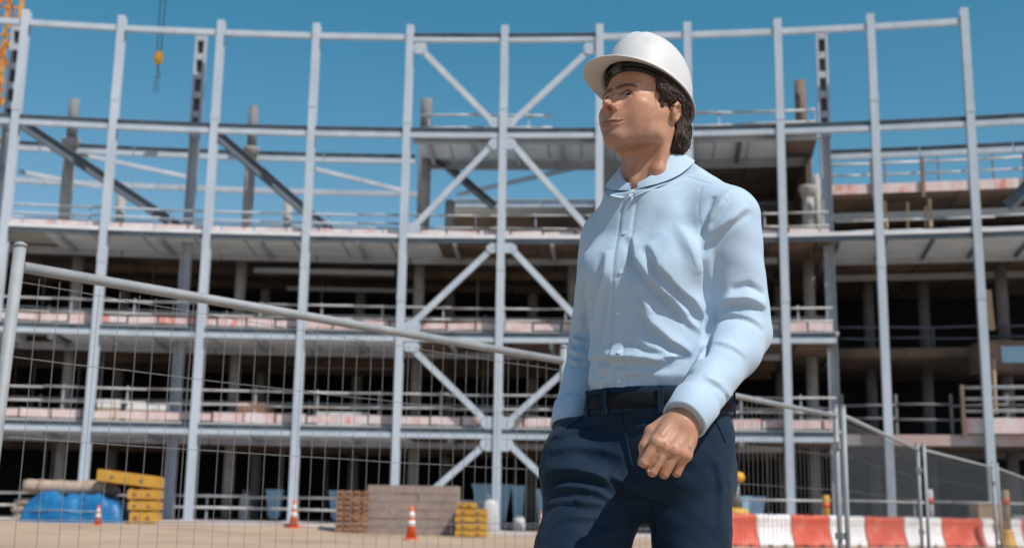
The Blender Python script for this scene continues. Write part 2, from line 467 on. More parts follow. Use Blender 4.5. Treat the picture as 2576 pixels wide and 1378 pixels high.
# ---------------------------------------------------------------- the unfinished floors behind the frame
bld = thing('unfinished_building', 'unfinished concrete and steel building with open floors behind the white frame', 'building', rp(ta(5), 6, 0))
AL, AR = ta(-2.2), ta(9.55)
def arcpart(name, m, a0, a1, r0, r1, z0, z1, n=24, parent=None):
    mb = MB(); mb.arc(a0, a1, r0, r1, z0, z1, n); return fpart(mb, name, m, parent or bld)
for L, z in enumerate((ZL1, ZL2, ZL3)):
    top = z + 0.36
    if z == ZL3: top = z + 0.16
    dd = 0.06 if z == ZL3 else 0.24
    arcpart('floor_slab', 'slab_dark', AL, AR, 0.34, 15, top - 0.14, top, 40)
    # timber formwork on the underside, laid in bays
    tt = -2.0
    while tt < 9.4:
        t1 = min(tt + 0.5, 9.5)
        for (r0, r1) in ((3.9, 7.0), (7.06, 10.5), (10.56, 14.8)):
            arcpart('formwork_panel', 'formwork', ta(tt) + 0.0004, ta(t1), r0, r1, top - 0.24 - dd - 0.02 * ((int(tt * 2) + int(r0)) % 2), top - 0.15, 2)
        tt += 0.5
    # light steel deck panels along the front edge
    tt = 0.35 if z == ZL3 else 0.6
    while tt < 9.4:
        t1 = min(tt + 0.5, 9.5)
        light = tt < 5.0
        mm = 'deck' if light else 'deck_grey'
        if not (0.8 < tt < 1.2 and z != ZL1):
            for k in range(4):
                r0 = 0.36 + k * 0.80
                arcpart('deck_panel', mm if light else 'formwork', ta(tt) + 0.0006, ta(t1) - 0.0003, r0, r0 + 0.76, top - 0.26 - dd - (0.02 if k % 2 else 0), top - 0.15, 2)
        tt += 0.5
    for t in np.arange(-1.5, 9.5, 1.0):
        mb = MB(); a = ta(t + 0.02)
        mb.bar(rp(a, 0.35, top - 0.34 - dd), rp(a, 3.5, top - 0.34 - dd), 0.16, 0.22); fpart(mb, 'cross_beam', 'grey_steel', bld)
    for t in range(-2, 9):
        mb = MB(); mb.bar(*chord(t, t + 1, 3.7, top - 0.36 - dd), 0.28, 0.34); fpart(mb, 'inner_beam', 'grey_steel', bld)
        for r, w in ((7.03, 0.3), (10.5, 0.3)):
            mb = MB(); mb.bar(*chord(t, t + 1, r, top - 0.42 - dd), w, 0.4); fpart(mb, 'inner_beam', 'formwork', bld)
arcpart('back_wall', 'shade_black', AL, ta(14), 15.1, 15.4, 0.0, ZL3 + 0.2, 40)
# ground floor slab interior
arcpart('floor_slab', 'slab_dark', AL, ta(14), 3.0, 15, 0.2, 0.36, 40)

# toe boards and guard rails along the open edges
def toe(t0, t1, r, z, h, parent, step=0.5):
    t = t0
    while t < t1 - 0.05:
        e = min(t + step, t1)
        j = random.uniform(-0.03, 0.03)
        mb = MB(); p0, p1 = rp(ta(t + 0.01), r, z + h / 2 + j), rp(ta(e - 0.01), r, z + h / 2 - j * 0.5)
        p0.y += random.uniform(-.02, .02)
        mb.bar(p0, p1, 0.03, h * random.uniform(0.72, 1.08)); fpart(mb, 'toe_board', 'toe_board', parent)
        t = e
def rails(t0, t1, r, zs, zbase, parent, rad=0.045, step=1.0, post=0.5, m='rail_white', pm='grey_steel', gaps=()):
    t = t0
    while t < t1 - 0.05:
        e = min(t + step, t1)
        for k, z in enumerate(zs):
            if any(abs((t + e) / 2 - g) < 0.3 for g in gaps): continue
            mb = MB(); mb.tube([rp(ta(t), r, z + random.uniform(-.03, .03)), rp(ta(e), r, z + random.uniform(-.03, .03))], rad, 6); fpart(mb, 'guard_rail', m, parent)
        t = e
    t = t0 + 0.1
    while t <= t1:
        mb = MB(); mb.bar(rp(ta(t), r + 0.06, zbase), rp(ta(t), r + 0.06, zs[-1] + 0.12), 0.06, 0.06, (0, 1, 0)); fpart(mb, 'guard_post', pm, parent)
        t += post
toe(-1.5, 9.5, 0.40, ZL1 + 0.40, 0.38, bld, 0.31); toe(-1.5, 9.5, 0.40, ZL2 + 0.40, 0.36, bld, 0.29); toe(-1.5, 9.5, 0.40, ZL3 + 0.17, 0.24, bld, 0.33)
rails(-1.5, 9.5, 0.48, (ZL1 + 1.12, ZL1 + 1.72), ZL1 + 0.36, bld, post=0.62)
rails(-1.5, 9.5, 0.48, (ZL2 + 0.86, ZL2 + 1.40), ZL2 + 0.36, bld, post=0.62)
rails(-1.5, 5.0, 0.55, (ZL3 + 0.72, ZL3 + 1.10), ZL3 + 0.16, bld, rad=0.055, post=0.8, m='grey_steel')
rails(5.0, 9.5, 0.9, (ZL3 + 0.62, ZL3 + 1.22), ZL3 + 0.16, bld, post=0.62)
for r_, zz_, rd in ((4.5, (13.5, 14.05), 0.045), (9.8, (13.6, 14.2, 14.9), 0.05), (13.5, (13.9, 14.6), 0.06)):
    rails(-1.5, 5.0, r_, zz_, ZL3 + 0.16, bld, rad=rd, post=0.7, step=0.8, m='rail_white', pm='rail_white')
rails(-1.5, 9.5, 3.4, (ZL1 + 1.0, ZL1 + 1.5), ZL1 + 0.36, bld, rad=0.04, post=0.9, step=0.9, pm='rail_white')
rails(-1.5, 9.5, 3.4, (ZL2 + 0.9, ZL2 + 1.45), ZL2 + 0.36, bld, rad=0.04, post=0.9, step=0.9, pm='rail_white')
rails(9.6, 13, 7.5, (17.9, 18.4), 16.3, bld, rad=0.04, post=0.6, step=0.6, pm='rust_post')
rails(-1.5, 6.0, 1.6, (0.85, 1.35), 0.2, bld, rad=0.06, post=0.9)
rails(8.3, 12.9, -0.9, (1.55,), 0.1, bld, rad=0.05, post=0.9)

# interior columns on each floor
def icol(px, py, r, z0, z1, w=0.5, m='concrete'):
    a = pa(px, py, r)
    mb = MB(); out = Vector((math.sin(a), math.cos(a), 0))
    mb.tube([rp(a, r, z0), rp(a, r, z1)], w / 2, 12); return fpart(mb, 'interior_column', m, bld)
for (z0, z1) in ((0.36, ZL1 + 0.1), (ZL1 + 0.36, ZL2 + 0.1), (ZL2 + 0.36, ZL3 - 0.1)):
    for px in (185, 600, 1052, 1440, 1700, 2038):
        icol(px, 800, 4.6, z0, z1, 0.52)
    for px in (310, 665, 905, 1130, 1340, 1960):
        icol(px, 800, 10.8, z0, z1, 0.55)
# pale strips of beam seen deep under the floors
for (x0, x1, y, r) in ((640, 992, 681, 5.2), (722, 1045, 727, 8.4), (760, 990, 922, 8.0)):
    p0, p1 = wr(x0, y - 1, r), wr(x1, y + 2, r); p1.z = p0.z
    mb = MB(); mb.bar(p0, p1, 0.2, 0.24 if y < 700 else 0.2); fpart(mb, 'inner_beam', 'white_steel', bld)

# open top level: inner rings, concrete columns and rakers
for t in range(-2, 5):
    beam_with_shade(*chord(t, t + 1, 4.3, ZMID + 0.05), 0.42, bld, 'inner_beam')
    mb = MB(); mb.bar(*chord(t, t + 1, 10.3, ZMID - 0.05), 0.25, 0.26); fpart(mb, 'inner_beam', 'grey_steel', bld)
for t in (9.6, 10.6, 11.6, 12.6): beam_with_shade(*chord(t, t + 1, 4.3, ZMID + 0.05), 0.42, bld, 'inner_beam')
def tcol(px, ytop, ybot, r, w, m, m2=None, ystub=None, cap=True):
    a = pa(px, ybot, r)
    z1 = wr(px, ytop, r).z; z0 = ZL3 + 0.16
    mb = MB(); mb.tube([rp(a, r, z0), rp(a, r, z1)], w / 2, 12)
    c = fpart(mb, 'column', m, bld)
    if cap:
        k = MB(); k.tube([rp(a, r, z1 - 0.55), rp(a, r, z1 - 0.1), rp(a, r, z1)], [w * 0.5, w * 0.78, w * 0.78], 12); fpart(k, 'column_head', m, c)
    if ystub:
        z2 = wr(px, ystub, r).z
        k = MB(); k.tube([rp(a, r, z1), rp(a, r, z2)], w * 0.44, 10); fpart(k, 'starter_stub', m2, c)
tcol(160, 350, 560, 3.2, 0.55, 'concrete', 'stub_grey', 250)
tcol(620, 372, 575, 3.2, 0.50, 'concrete', 'stub_grey', 268)
tcol(722, 505, 575, 3.6, 0.42, 'concrete', cap=False)
tcol(300, 480, 565, 3.6, 0.42, 'concrete', cap=False)
tcol(1063, 335, 575, 4.3, 0.62, 'concrete', 'stub_grey', 250, cap=False)
tcol(1130, 505, 580, 4.3, 0.45, 'concrete', cap=False)
tcol(2035, 470, 575, 3.4, 0.55, 'concrete', cap=True)
tcol(2058, 440, 575, 4.6, 0.35, 'concrete', cap=False)
for (x0, y0, x1, y1, r0, r1, w) in ((55, 312, 455, 575, 1.6, 3.4, 0.44), (545, 338, 835, 588, 1.6, 3.4, 0.44), (1070, 372, 1245, 520, 4.0, 6.0, 0.34), (2600, 455, 2535, 520, 2.0, 3.0, 0.5)):
    mb = MB(); p0, p1 = wr(x0, y0, r0), wr(x1, y1, r1); mb.ibeam(p0, p1, 0.3, w, (0, 0, 1)); fpart(mb, 'raker_beam', 'dark_steel', bld)
for (x0, y0, x1, y1, r0, r1) in ((200, 388, 486, 448, 4.4, 9.5), (770, 420, 1015, 480, 4.4, 9.5), (1150, 490, 1500, 410, 11, 5.0), (50, 432, 250, 470, 5, 9)):
    mb = MB(); mb.bar(wr(x0, y0, r0), wr(x1, y1, r1), 0.16, 0.2); fpart(mb, 'strut', 'grey_steel', bld)

# roofed block behind the cross bracing
ZR = ZMID + 0.12
a5, a75, a95 = pa(1040, 345, 0.4), pa(1560, 345, 0.4), pa(2062, 340, 0.4)
for i in range(12):
    f0, f1 = i / 12, (i + 1) / 12
    A0, A1 = a5 + (a95 - a5) * f0 + 0.0005, a5 + (a95 - a5) * f1
    br = f0 > 0.88
    for k, (r0, r1) in enumerate(((0.4, 1.7), (1.75, 3.1), (3.15, 4.5))):
        arcpart('roof_deck_panel', 'deck' if not br else 'formwork', A0, A1, r0, r1, ZR - 0.06 - 0.02 * (k % 2), ZR + 0.06, 2)
    if A0 > a75 - 0.01:
        for (r0, r1) in ((4.55, 8.0), (8.05, 12.6)):
            arcpart('roof_deck_panel', 'formwork', A0, A1, r0, r1, ZR - 0.08, ZR + 0.06, 2)
arcpart('roof_slab', 'slab_dark', a5, a95, 0.42, 4.6, ZR + 0.065, ZR + 0.15, 12)
arcpart('roof_slab', 'slab_dark', a75 - 0.01, a95, 4.55, 12.6, ZR + 0.065, ZR + 0.15, 8)
for r, m_ in ((0.5, 'grey_steel'), (4.6, 'grey_steel')):
    for i in range(5):
        A0, A1 = a5 + (a95 - a5) * i / 5, a5 + (a95 - a5) * (i + 1) / 5
        mb = MB(); mb.ibeam(rp(A0, r, ZR - 0.26), rp(A1, r, ZR - 0.26), 0.3, 0.36); fpart(mb, 'roof_beam', m_, bld)
for i in range(9):
    A0 = a5 + (a95 - a5) * (i + 0.3) / 9
    mb = MB(); mb.bar(rp(A0, 0.7, ZR - 0.2), rp(A0, 4.4, ZR - 0.2), 0.18, 0.22); fpart(mb, 'roof_beam', 'dark_steel' if i > 6 else 'grey_steel', bld)
arcpart('roof_slab', 'slab_dark', ta(5.25), ta(9.5), 12.6, 18, ZR - 0.1, ZR + 0.15, 12)
for t in (5.3, 6.3, 7.3, 8.3):
    mb = MB(); mb.ibeam(*chord(t, t + 1, 12.5, ZR - 0.06), 0.3, 0.44); fpart(mb, 'roof_beam', 'white_steel', bld)
arcpart('back_wall', 'formwork', ta(5.25), ta(9.5), 15.1, 15.4, ZL3 + 0.25, ZR, 12)
arcpart('end_wall', 'formwork', a95 - 0.0028, a95 - 0.0008, 4.0, 15, ZL3 + 0.2, ZR - 0.1, 1)
rails(5.1, 9.4, 1.2, (ZR + 0.55, ZR + 1.12), ZR, bld, rad=0.06, post=1.05, step=0.7, m='rail_white', gaps=(6.9,))
a_ = pa(2015, 300, 2.6); z2 = wr(2015, 205, 2.6).z
mb = MB(); mb.tube([rp(a_, 2.6, ZR), rp(a_, 2.6, z2)], 0.26, 10); fpart(mb, 'starter_stub', 'rust_post', bld)

# ---------------------------------------------------------------- right wing
wing = thing('building_wing', 'dark unfinished wing at right with brown formwork ceilings and a terrace rail', 'building', rp(ta(11), 6, 0))
def warc(name, m, a0, a1, r0, r1, z0, z1, n=10): mb = MB(); mb.arc(a0, a1, r0, r1, z0, z1, n); return fpart(mb, name, m, wing)
W0, W1 = ta(9.57), ta(14)
# level 3 terrace with a light deck soffit
top = ZL3 + 0.1
warc('floor_slab', 'slab_dark', W0, W1, 0.34, 15, top - 0.1, top)
for i in range(9):
    A0, A1 = W0 + (W1 - W0) * i / 9 + 0.0005, W0 + (W1 - W0) * (i + 1) / 9
    for k in range(3):
        r0 = 0.36 + k * 1.35
        warc('deck_panel', 'deck', A0, A1, r0, r0 + 1.3, top - 0.22 - 0.02 * (k % 2), top - 0.11, 2)
    for r0, r1 in ((4.75, 8), (8.05, 14.8)):
        warc('formwork_panel', 'formwork', A0, A1, r0, r1, top - 0.26, top - 0.11, 2)
    mb = MB(); mb.bar(rp(A0, 0.4, top - 0.29), rp(A0, 4.4, top - 0.29), 0.12 if i != 5 else 0.4, 0.14); fpart(mb, 'cross_beam', 'dark_steel', wing)
def wchord(mb, i, n, r, z, w, h, kind='bar'):
    A0, A1 = W0 + (W1 - W0) * i / n, W0 + (W1 - W0) * (i + 1) / n
    (mb.ibeam if kind == 'i' else mb.bar)(rp(A0, r, z), rp(A1, r, z), w, h); return mb
for i in range(4):
    fpart(wchord(MB(), i, 4, 4.5, top - 0.30, 0.3, 0.34), 'inner_beam', 'grey_steel', wing)
    fpart(wchord(MB(), i, 4, 7.6, top - 0.5, 0.25, 0.3), 'inner_beam', 'deck_grey', wing)
    # level 2, set back
    fpart(wchord(MB(), i, 4, 5.0, ZL2 + 0.05, 0.3, 0.42), 'edge_beam', 'formwork', wing)
    # level 1
    fpart(wchord(MB(), i, 4, 0.6, ZL1 - 0.02, 0.3, 0.44), 'edge_beam', 'concrete_pale', wing)
    # upper level
    fpart(wchord(MB(), i, 4, 7.0, 15.1, 0.3, 0.3), 'edge_beam', 'deck_grey', wing)
warc('floor_slab', 'slab_dark', W0, W1, 5.2, 15, ZL2 - 0.1, ZL2 + 0.2)
warc('floor_slab', 'slab_dark', W0, W1, 0.8, 15, ZL1 - 0.1, ZL1 + 0.2)
for i in range(6):
    A0, A1 = W0 + (W1 - W0) * i / 6 + 0.0005, W0 + (W1 - W0) * (i + 1) / 6
    warc('formwork_panel', 'formwork', A0, A1, 5.3, 14.5, ZL2 - 0.2, ZL2 - 0.11, 2)
    warc('formwork_panel', 'formwork', A0, A1, 0.9, 7, ZL1 - 0.2, ZL1 - 0.11, 2)
    warc('formwork_panel', 'formwork', A0, A1, 6.2, 14.5, 15.95, 16.03, 2)
warc('floor_slab', 'slab_dark', W0, W1, 6.2, 15, 16.04, 16.3)
for i in range(8):
    A0, A1 = W0 + (W1 - W0) * i / 8, W0 + (W1 - W0) * (i + 1) / 8
    mb = MB(); mb.bar(rp(A0 + .0004, 6.1, 16.22), rp(A1 - .0004, 6.1, 16.22), 0.06, 0.46); fpart(mb, 'toe_board', 'toe_board', wing)
    for z in (16.95, 17.5):
        mb = MB(); mb.tube([rp(A0, 6.3, z), rp(A1, 6.3, z)], 0.05, 6); fpart(mb, 'guard_rail', 'rail_white', wing)
    mb = MB(); mb.bar(rp(A0, 6.0, 15.7), rp(A0, 6.0, 17.65), 0.16, 0.12, (0, 1, 0)); fpart(mb, 'guard_post', 'rust_post', wing)
    for z, r, m_ in ((13.45, 1.0, 'rail_white'), (12.98, 1.0, 'rail_white'), (ZL2 + 1.25, 5.2, 'dark_steel'), (ZL2 + 0.75, 5.2, 'dark_steel'), (ZL1 + 1.45, 0.9, 'stub_grey'), (ZL1 + 0.85, 0.9, 'stub_grey')):
        mb = MB(); mb.tube([rp(A0, r, z + random.uniform(-.05, .05)), rp(A1, r, z + random.uniform(-.05, .05))], 0.05, 6); fpart(mb, 'guard_rail', m_, wing)
    mb = MB(); mb.bar(rp(A0, 0.95, ZL1 + 0.2), rp(A0, 0.95, ZL1 + 1.9), 0.1, 0.08, (0, 1, 0)); fpart(mb, 'guard_post', 'stub_grey', wing)
    mb = MB(); mb.bar(rp(A0, 5.25, ZL2 + 0.2), rp(A0, 5.25, ZL2 + 1.3), 0.08, 0.08, (0, 1, 0)); fpart(mb, 'guard_post', 'dark_steel', wing)
warc('back_wall', 'shade_black', W0, W1, 13.0, 13.3, ZL3 + 0.12, 16.0)
# rails and boards at the far right of the first floor, and a few leaning props
A0, A1 = pa(2425, 1090, 0.3), W1
mb = MB(); mb.bar(rp(A0, 0.3, ZL1 + 0.55), rp(A1, 0.3, ZL1 + 0.55), 0.04, 0.62); fpart(mb, 'toe_board', 'toe_board', wing)
for z in (ZL1 + 1.15, ZL1 + 1.65, ZL1 + 2.1):
    mb = MB(); mb.tube([rp(A0, 0.3, z), rp(A1, 0.3, z)], 0.07, 6); fpart(mb, 'guard_rail', 'rail_white', wing)
mb = MB(); mb.bar(rp(A0, 0.25, ZL1 + 0.1), rp(A0, 0.25, ZL1 + 2.2), 0.14, 0.14, (0, 1, 0)); fpart(mb, 'guard_post', 'rust_post', wing)
for (x0, y0, x1, y1, r, w, m_) in ((2283, 508, 2284, 575, 1.4, 0.1, 'tan'), (2226, 505, 2232, 572, 1.4, 0.1, 'tan'), (2338, 500, 2342, 572, 1.4, 0.14, 'tan'), (2328, 520, 2329, 572, 1.6, 0.08, 'tan'), (2484, 730, 2494, 830, 2.0, 0.26, 'tan'), (2500, 905, 2506, 1040, 2.0, 0.12, 'tan')):
    mb = MB(); mb.bar(wr(x0, y0, r), wr(x1, y1, r), w, w * 0.6, (0, 1, 0)); fpart(mb, 'prop', m_, wing)
for px, r in ((2190, 9), (2330, 9), (2530, 6)):
    a = pa(px, 900, r)
    for z0, z1 in ((0.36, ZL1 - 0.1), (ZL1 + 0.2, ZL2 - 0.2), (ZL2 + 0.2, ZL3 - 0.2)):
        mb = MB(); mb.tube([rp(a, r, z0), rp(a, r, z1)], 0.27, 10); fpart(mb, 'interior_column', 'stub_grey', wing)
# glazed corner of a cabin at far right
p = wr(2545, 885, 3.0)
mb = MB(); mb.box((p.x - 1.1, p.y, p.z - 0.75), (p.x + 2.0, p.y + 2, p.z + 0.5)); cb = fpart(mb, 'site_cabin', 'formwork', wing)
mb = MB(); mb.box((p.x - 0.45, p.y - 0.03, p.z - 0.45), (p.x + 2.0, p.y - 0.003, p.z + 0.25)); fpart(mb, 'window', 'blue_bin', cb)

# goods left on the first floor
def carton(px, py, r, w, h, d, m, label, cat, zb):
    a = pa(px, py, r); p = rp(a, r, zb)
    t = thing(cat.replace(' ', '_'), label, cat, p, -a)
    mb = MB(); mb.box((-w / 2, 0, 0.0), (w / 2, d, h * 0.62)); mb.build('lower_pack', m, t)
    mb = MB(); mb.box((-w / 2 - .02, -.02, h * 0.63), (w / 2 + .02, d + .02, h)); mb.build('upper_pack', 'cone_white' if m == 'tan' else m, t)
    for s in (-.3, .3):
        mb = MB(); mb.box((w * s - .03, -.035, -.0), (w * s + .03, -.022, h + .01)); mb.build('strap', 'block_grey', t)
ZF1 = ZL1 + 0.36
carton(272, 1025, 1.3, 0.9, 0.95, 0.8, 'tan', 'small pale strapped pack on the first floor, leftmost of three', 'strapped pack', ZF1)
carton(352, 1025, 1.3, 1.1, 0.85, 0.8, 'tan', 'middle pale strapped pack on the first floor at left', 'strapped pack', ZF1)
carton(415, 1025, 1.3, 0.9, 0.85, 0.8, 'tan', 'pale strapped pack nearest the steel post on the first floor', 'strapped pack', ZF1)
carton(640, 1030, 1.3, 1.4, 0.95, 0.9, 'wood', 'stack of brown timber on the first floor behind the rail', 'timber stack', ZF1)
carton(862, 1060, 1.3, 2.2, 0.62, 0.9, 'pale_stuff', 'low pale wrapped stack on the first floor edge', 'wrapped stack', ZF1)

# loose stones on the sand: nobody could count them
st = MB(); r_ = random.Random(5)
for i in range(900):
    y = 6 + 38 * r_.random() ** 1.6; x = (r_.random() - 0.5) * (10 + 1.0 * y)
    q = r_.uniform(0.006, 0.024) * (2.0 if r_.random() < 0.06 else 1); z = gz(x, y)
    vs = [(x + q * r_.uniform(.7, 1.2) * a, y + q * r_.uniform(.7, 1.2) * b, z + q * c) for a, b, c in ((-1, 0, 0), (0, -1, 0), (1, 0, 0), (0, 1, 0), (.1, .1, .7), (0, 0, -.3))]
    st.add(vs, [(0, 1, 4), (1, 2, 4), (2, 3, 4), (3, 0, 4), (1, 0, 5), (2, 1, 5), (3, 2, 5), (0, 3, 5)])
tag(st.build('gravel', 'block_grey'), 'loose stones scattered on the pale sand', 'gravel', kind='stuff')

for k_ in range(46):
    t = random.uniform(0.2, 9.3); r = random.uniform(4.8, 9.5); L = random.choice((0, 1, 2))
    z0, z1 = ((0.36, ZL1 + 0.1), (ZL1 + 0.36, ZL2 + 0.1), (ZL2 + 0.36, ZL3 - 0.1))[L]
    a = ta(t); mb = MB(); zm = z0 + (z1 - z0) * 0.55
    mb.tube([rp(a, r, z0), rp(a, r, zm)], 0.05, 6); mb.tube([rp(a, r, zm), rp(a, r, z1)], 0.036, 6)
    fpart(mb, 'steel_prop', random.choice(('rust_post', 'grey_steel', 'galv')), bld)
# ---------------------------------------------------------------- tower crane far behind the left end
def lattice(mb, p0, p1, w, up, bays, rc=0.09, rb=0.05):
    p0, p1 = Vector(p0), Vector(p1); d = (p1 - p0); u = Vector(up); s = d.cross(u).normalized(); u = s.cross(d).normalized()
    cs = [(s * a + u * b) * (w / 2) for a, b in ((-1, -1), (1, -1), (1, 1), (-1, 1))]
    for c in cs: mb.bar(p0 + c, p1 + c, rc * 2, rc * 2, u)
    for i in range(bays):
        q0, q1 = p0 + d * (i / bays), p0 + d * ((i + 1) / bays)
        for k in range(4):
            a, b = cs[k], cs[(k + 1) % 4]
            mb.bar(q0 + a, q0 + b, rb * 2, rb * 2, u)
            mb.bar(*((q0 + a, q1 + b) if (i + k) % 2 else (q0 + b, q1 + a)), rb * 2, rb * 2, u)
base = at(-14, 150, 76); base.z = 0
crane = thing('tower_crane', 'orange lattice tower crane standing behind the left end of the frame', 'crane', base)
mb = MB(); lattice(mb, (0, 0, 0.5), (0, 0, 42), 2.0, (0, 1, 0), 21, 0.11, 0.06); mb.build('mast', 'crane_orange', crane)
mb = MB(); mb.box((-2.5, -2.5, -0.2), (2.5, 2.5, 0.5)); mb.build('foundation', 'concrete', crane)
hk = at(399, 146, 60)
jd = Vector((hk.x - base.x, hk.y - base.y, 0)); jl = jd.length; jd.normalize()
mb = MB(); lattice(mb, jd * -12 + Vector((0, 0, 43)), jd * (jl + 16) + Vector((0, 0, 43)), 1.4, (0, 0, 1), 26, 0.08, 0.045); mb.build('jib', 'crane_orange', crane)
mb = MB(); mb.box((-1.1, -1.1, 41.6), (1.1, 1.1, 42.4)); mb.build('slewing_ring', 'dark_steel', crane)
mb = MB(); mb.box((-0.7, -1.8, 39.4), (0.7, -1.1, 41.4)); mb.build('cab', 'pale_stuff', crane)
mb = MB(); c = jd * -11; mb.box((c.x - 1, c.y - 1, 40.5), (c.x + 1, c.y + 1, 42.4)); mb.build('counterweight', 'concrete', crane)

hook = thing('crane_hook', 'orange hook block hanging on cables from the crane', 'crane hook', hk)
mb = MB()
mb.lathe([(0.05, 0.38), (0.17, 0.34), (0.24, 0.15), (0.24, -0.12), (0.16, -0.34), (0.05, -0.38)], 14, sy=0.55); mb.build('hook_block', 'hook_yellow', hook)
for s in (-1, 1):
    mb = MB(); mb.tube([(s * 0.10, 0, 0.3), (s * 0.30, 0, 43 - hk.z)], 0.028, 6); mb.build('cable', 'cable', hook)
mb = MB(); mb.tube([(0, 0, -0.36), (0, 0, -0.62)], 0.06, 8); mb.build('swivel', 'dark_steel', hook)
mb = MB(); pts = [(0.0, 0, -0.62), (0.0, 0, -0.8)] + [(0.13 * math.sin(a), 0, -0.93 + 0.13 * math.cos(a)) for a in np.linspace(0, 4.3, 10)]; mb.tube(pts, [0.05] * 11 + [0.02], 8); mb.build('hook', 'dark_steel', hook)
for s in (-1, 1):
    mb = MB(); mb.tube([(s * 0.04, 0, -0.98), (s * 0.11, 0, -1.95)], 0.022, 6); mb.build('sling', 'cable', hook)

# ---------------------------------------------------------------- site fence
m = bpy.data.materials.new('screen_net'); m.use_nodes = True; MAT['screen_net'] = m
n_ = m.node_tree.nodes; l_ = m.node_tree.links
bs = n_['Principled BSDF']; bs.inputs['Base Color'].default_value = (0.030, 0.042, 0.055, 1); bs.inputs['Roughness'].default_value = 0.8; bs.inputs['Specular IOR Level'].default_value = 0.15
tr = n_.new('ShaderNodeBsdfTransparent'); mxs = n_.new('ShaderNodeMixShader')
tc = n_.new('ShaderNodeTexCoord'); nz = n_.new('ShaderNodeTexNoise'); nz.inputs['Scale'].default_value = 1.6; l_.new(tc.outputs['Object'], nz.inputs[0])
mr = n_.new('ShaderNodeMapRange'); mr.inputs[3].default_value = 0.26; mr.inputs[4].default_value = 0.48; l_.new(nz.outputs[0], mr.inputs[0])
l_.new(mr.outputs[0], mxs.inputs[0]); l_.new(tr.outputs[0], mxs.inputs[1]); l_.new(bs.outputs[0], mxs.inputs[2]); l_.new(mxs.outputs[0], n_['Material Output'].inputs[0])

FT = 1.80
wire_v = MB(); wire_v.tube([(0, 0, 0.16), (0, 0, 1.73)], 0.0014, 5, False); wv_mesh = None
def fence(pxl, pyl, pxr, pyr, label, net=False, spacing=0.09, lean=0.0):
    global wv_mesh
    A, B = atz(pxl, pyl, FT), atz(pxr, pyr, FT)
    L = Vector((B.x - A.x, B.y - A.y, 0)); ln = L.length; yaw = math.atan2(L.y, L.x)
    t = thing('fence_panel', label, 'fence panel', (A.x, A.y, 0), yaw, 'temporary site fence panels')
    for x, dx in ((0, lean), (ln, 0)):
        mb = MB(); mb.tube([(x - dx, 0, 0.02), (x, 0, FT - 0.002 + 0.045)], 0.0235, 12); p = mb.build('post', 'galv', t)
        mb = MB(); mb.box((x - 0.33 if x == 0 else x - 0.37, -0.12, -0.04), (x + 0.37 if x == 0 else x + 0.33, 0.12, 0.12)); mb.build('foot_block', 'rubber', t)
        mb = MB(); mb.lathe([(0.026, 0), (0.026, 0.012), (0.012, 0.02)], 10, (x, 0, FT + 0.043)); mb.build('cap', 'galv', p)
    mb = MB(); mb.tube([(0.02, 0, FT - 0.035), (ln - 0.02, 0, FT - 0.035)], 0.0225, 12); mb.build('top_rail', 'galv', t)
    mb = MB(); mb.tube([(0.02, 0, 0.16), (ln - 0.02, 0, 0.16)], 0.018, 10); mb.build('bottom_rail', 'galv', t)
    for z in (1.705, 1.41, 1.105, 0.795, 0.48):
        k = 14; sag = random.uniform(0.004, 0.012)
        mb = MB(); mb.tube([(0.02 + (ln - 0.04) * i / k, 0.004, z - sag * math.sin(math.pi * i / k) + random.uniform(-.002, .002)) for i in range(k + 1)], 0.0016, 5, False); mb.build('wire', 'wire', t)
    if wv_mesh is None:
        o = wire_v.build('wire', 'wire', t); wv_mesh = o.data; o.location = (spacing, -0.004, 0); i0 = 2
    else: i0 = 1
    for i in range(i0, int(ln / spacing)):
        o = link('wire', wv_mesh, t, (i * spacing + random.uniform(-.004, .004), -0.004, 0)); o.rotation_euler = (0, random.uniform(-.003, .003), 0)
    for z in (1.5, 0.7):
        mb = MB(); mb.box((ln - 0.03, -0.035, z - 0.03), (ln + 0.07, 0.035, z + 0.03)); mb.build('clamp', 'galv', t)
    if net:
        mb = MB(); nn = 10
        vs = []
        for i in range(nn + 1):
            for z in (0.86, 1.1, 1.4, FT - 0.07): vs.append((0.03 + (ln - 0.06) * i / nn, 0.012 + 0.006 * math.sin(i * 2.1 + z * 3), z))
        mb.add(vs, [(i * 4 + k, i * 4 + 4 + k, i * 4 + 5 + k, i * 4 + k + 1) for i in range(nn) for k in range(3)], True)
        mb.build('screen_net', 'screen_net', t)
    return t
fence(48, 648, 1418, 893, 'large near fence panel with bare wire mesh running behind the man from left', lean=0.05)
fence(1432, 897, 2102, 1036, 'fence panel half hidden behind the man, ending at the paired posts', spacing=0.085)
fence(2121, 1036, 2308, 1124, 'narrow netted fence panel sloping from the paired posts beside the barriers', True, 0.1)
fence(2324, 1125, 2496, 1170, 'netted fence panel between the two rightmost pairs of posts', True, 0.1)
fence(2508, 1172, 2640, 1222, 'netted fence panel cut off by the right edge of the photo', True, 0.1)

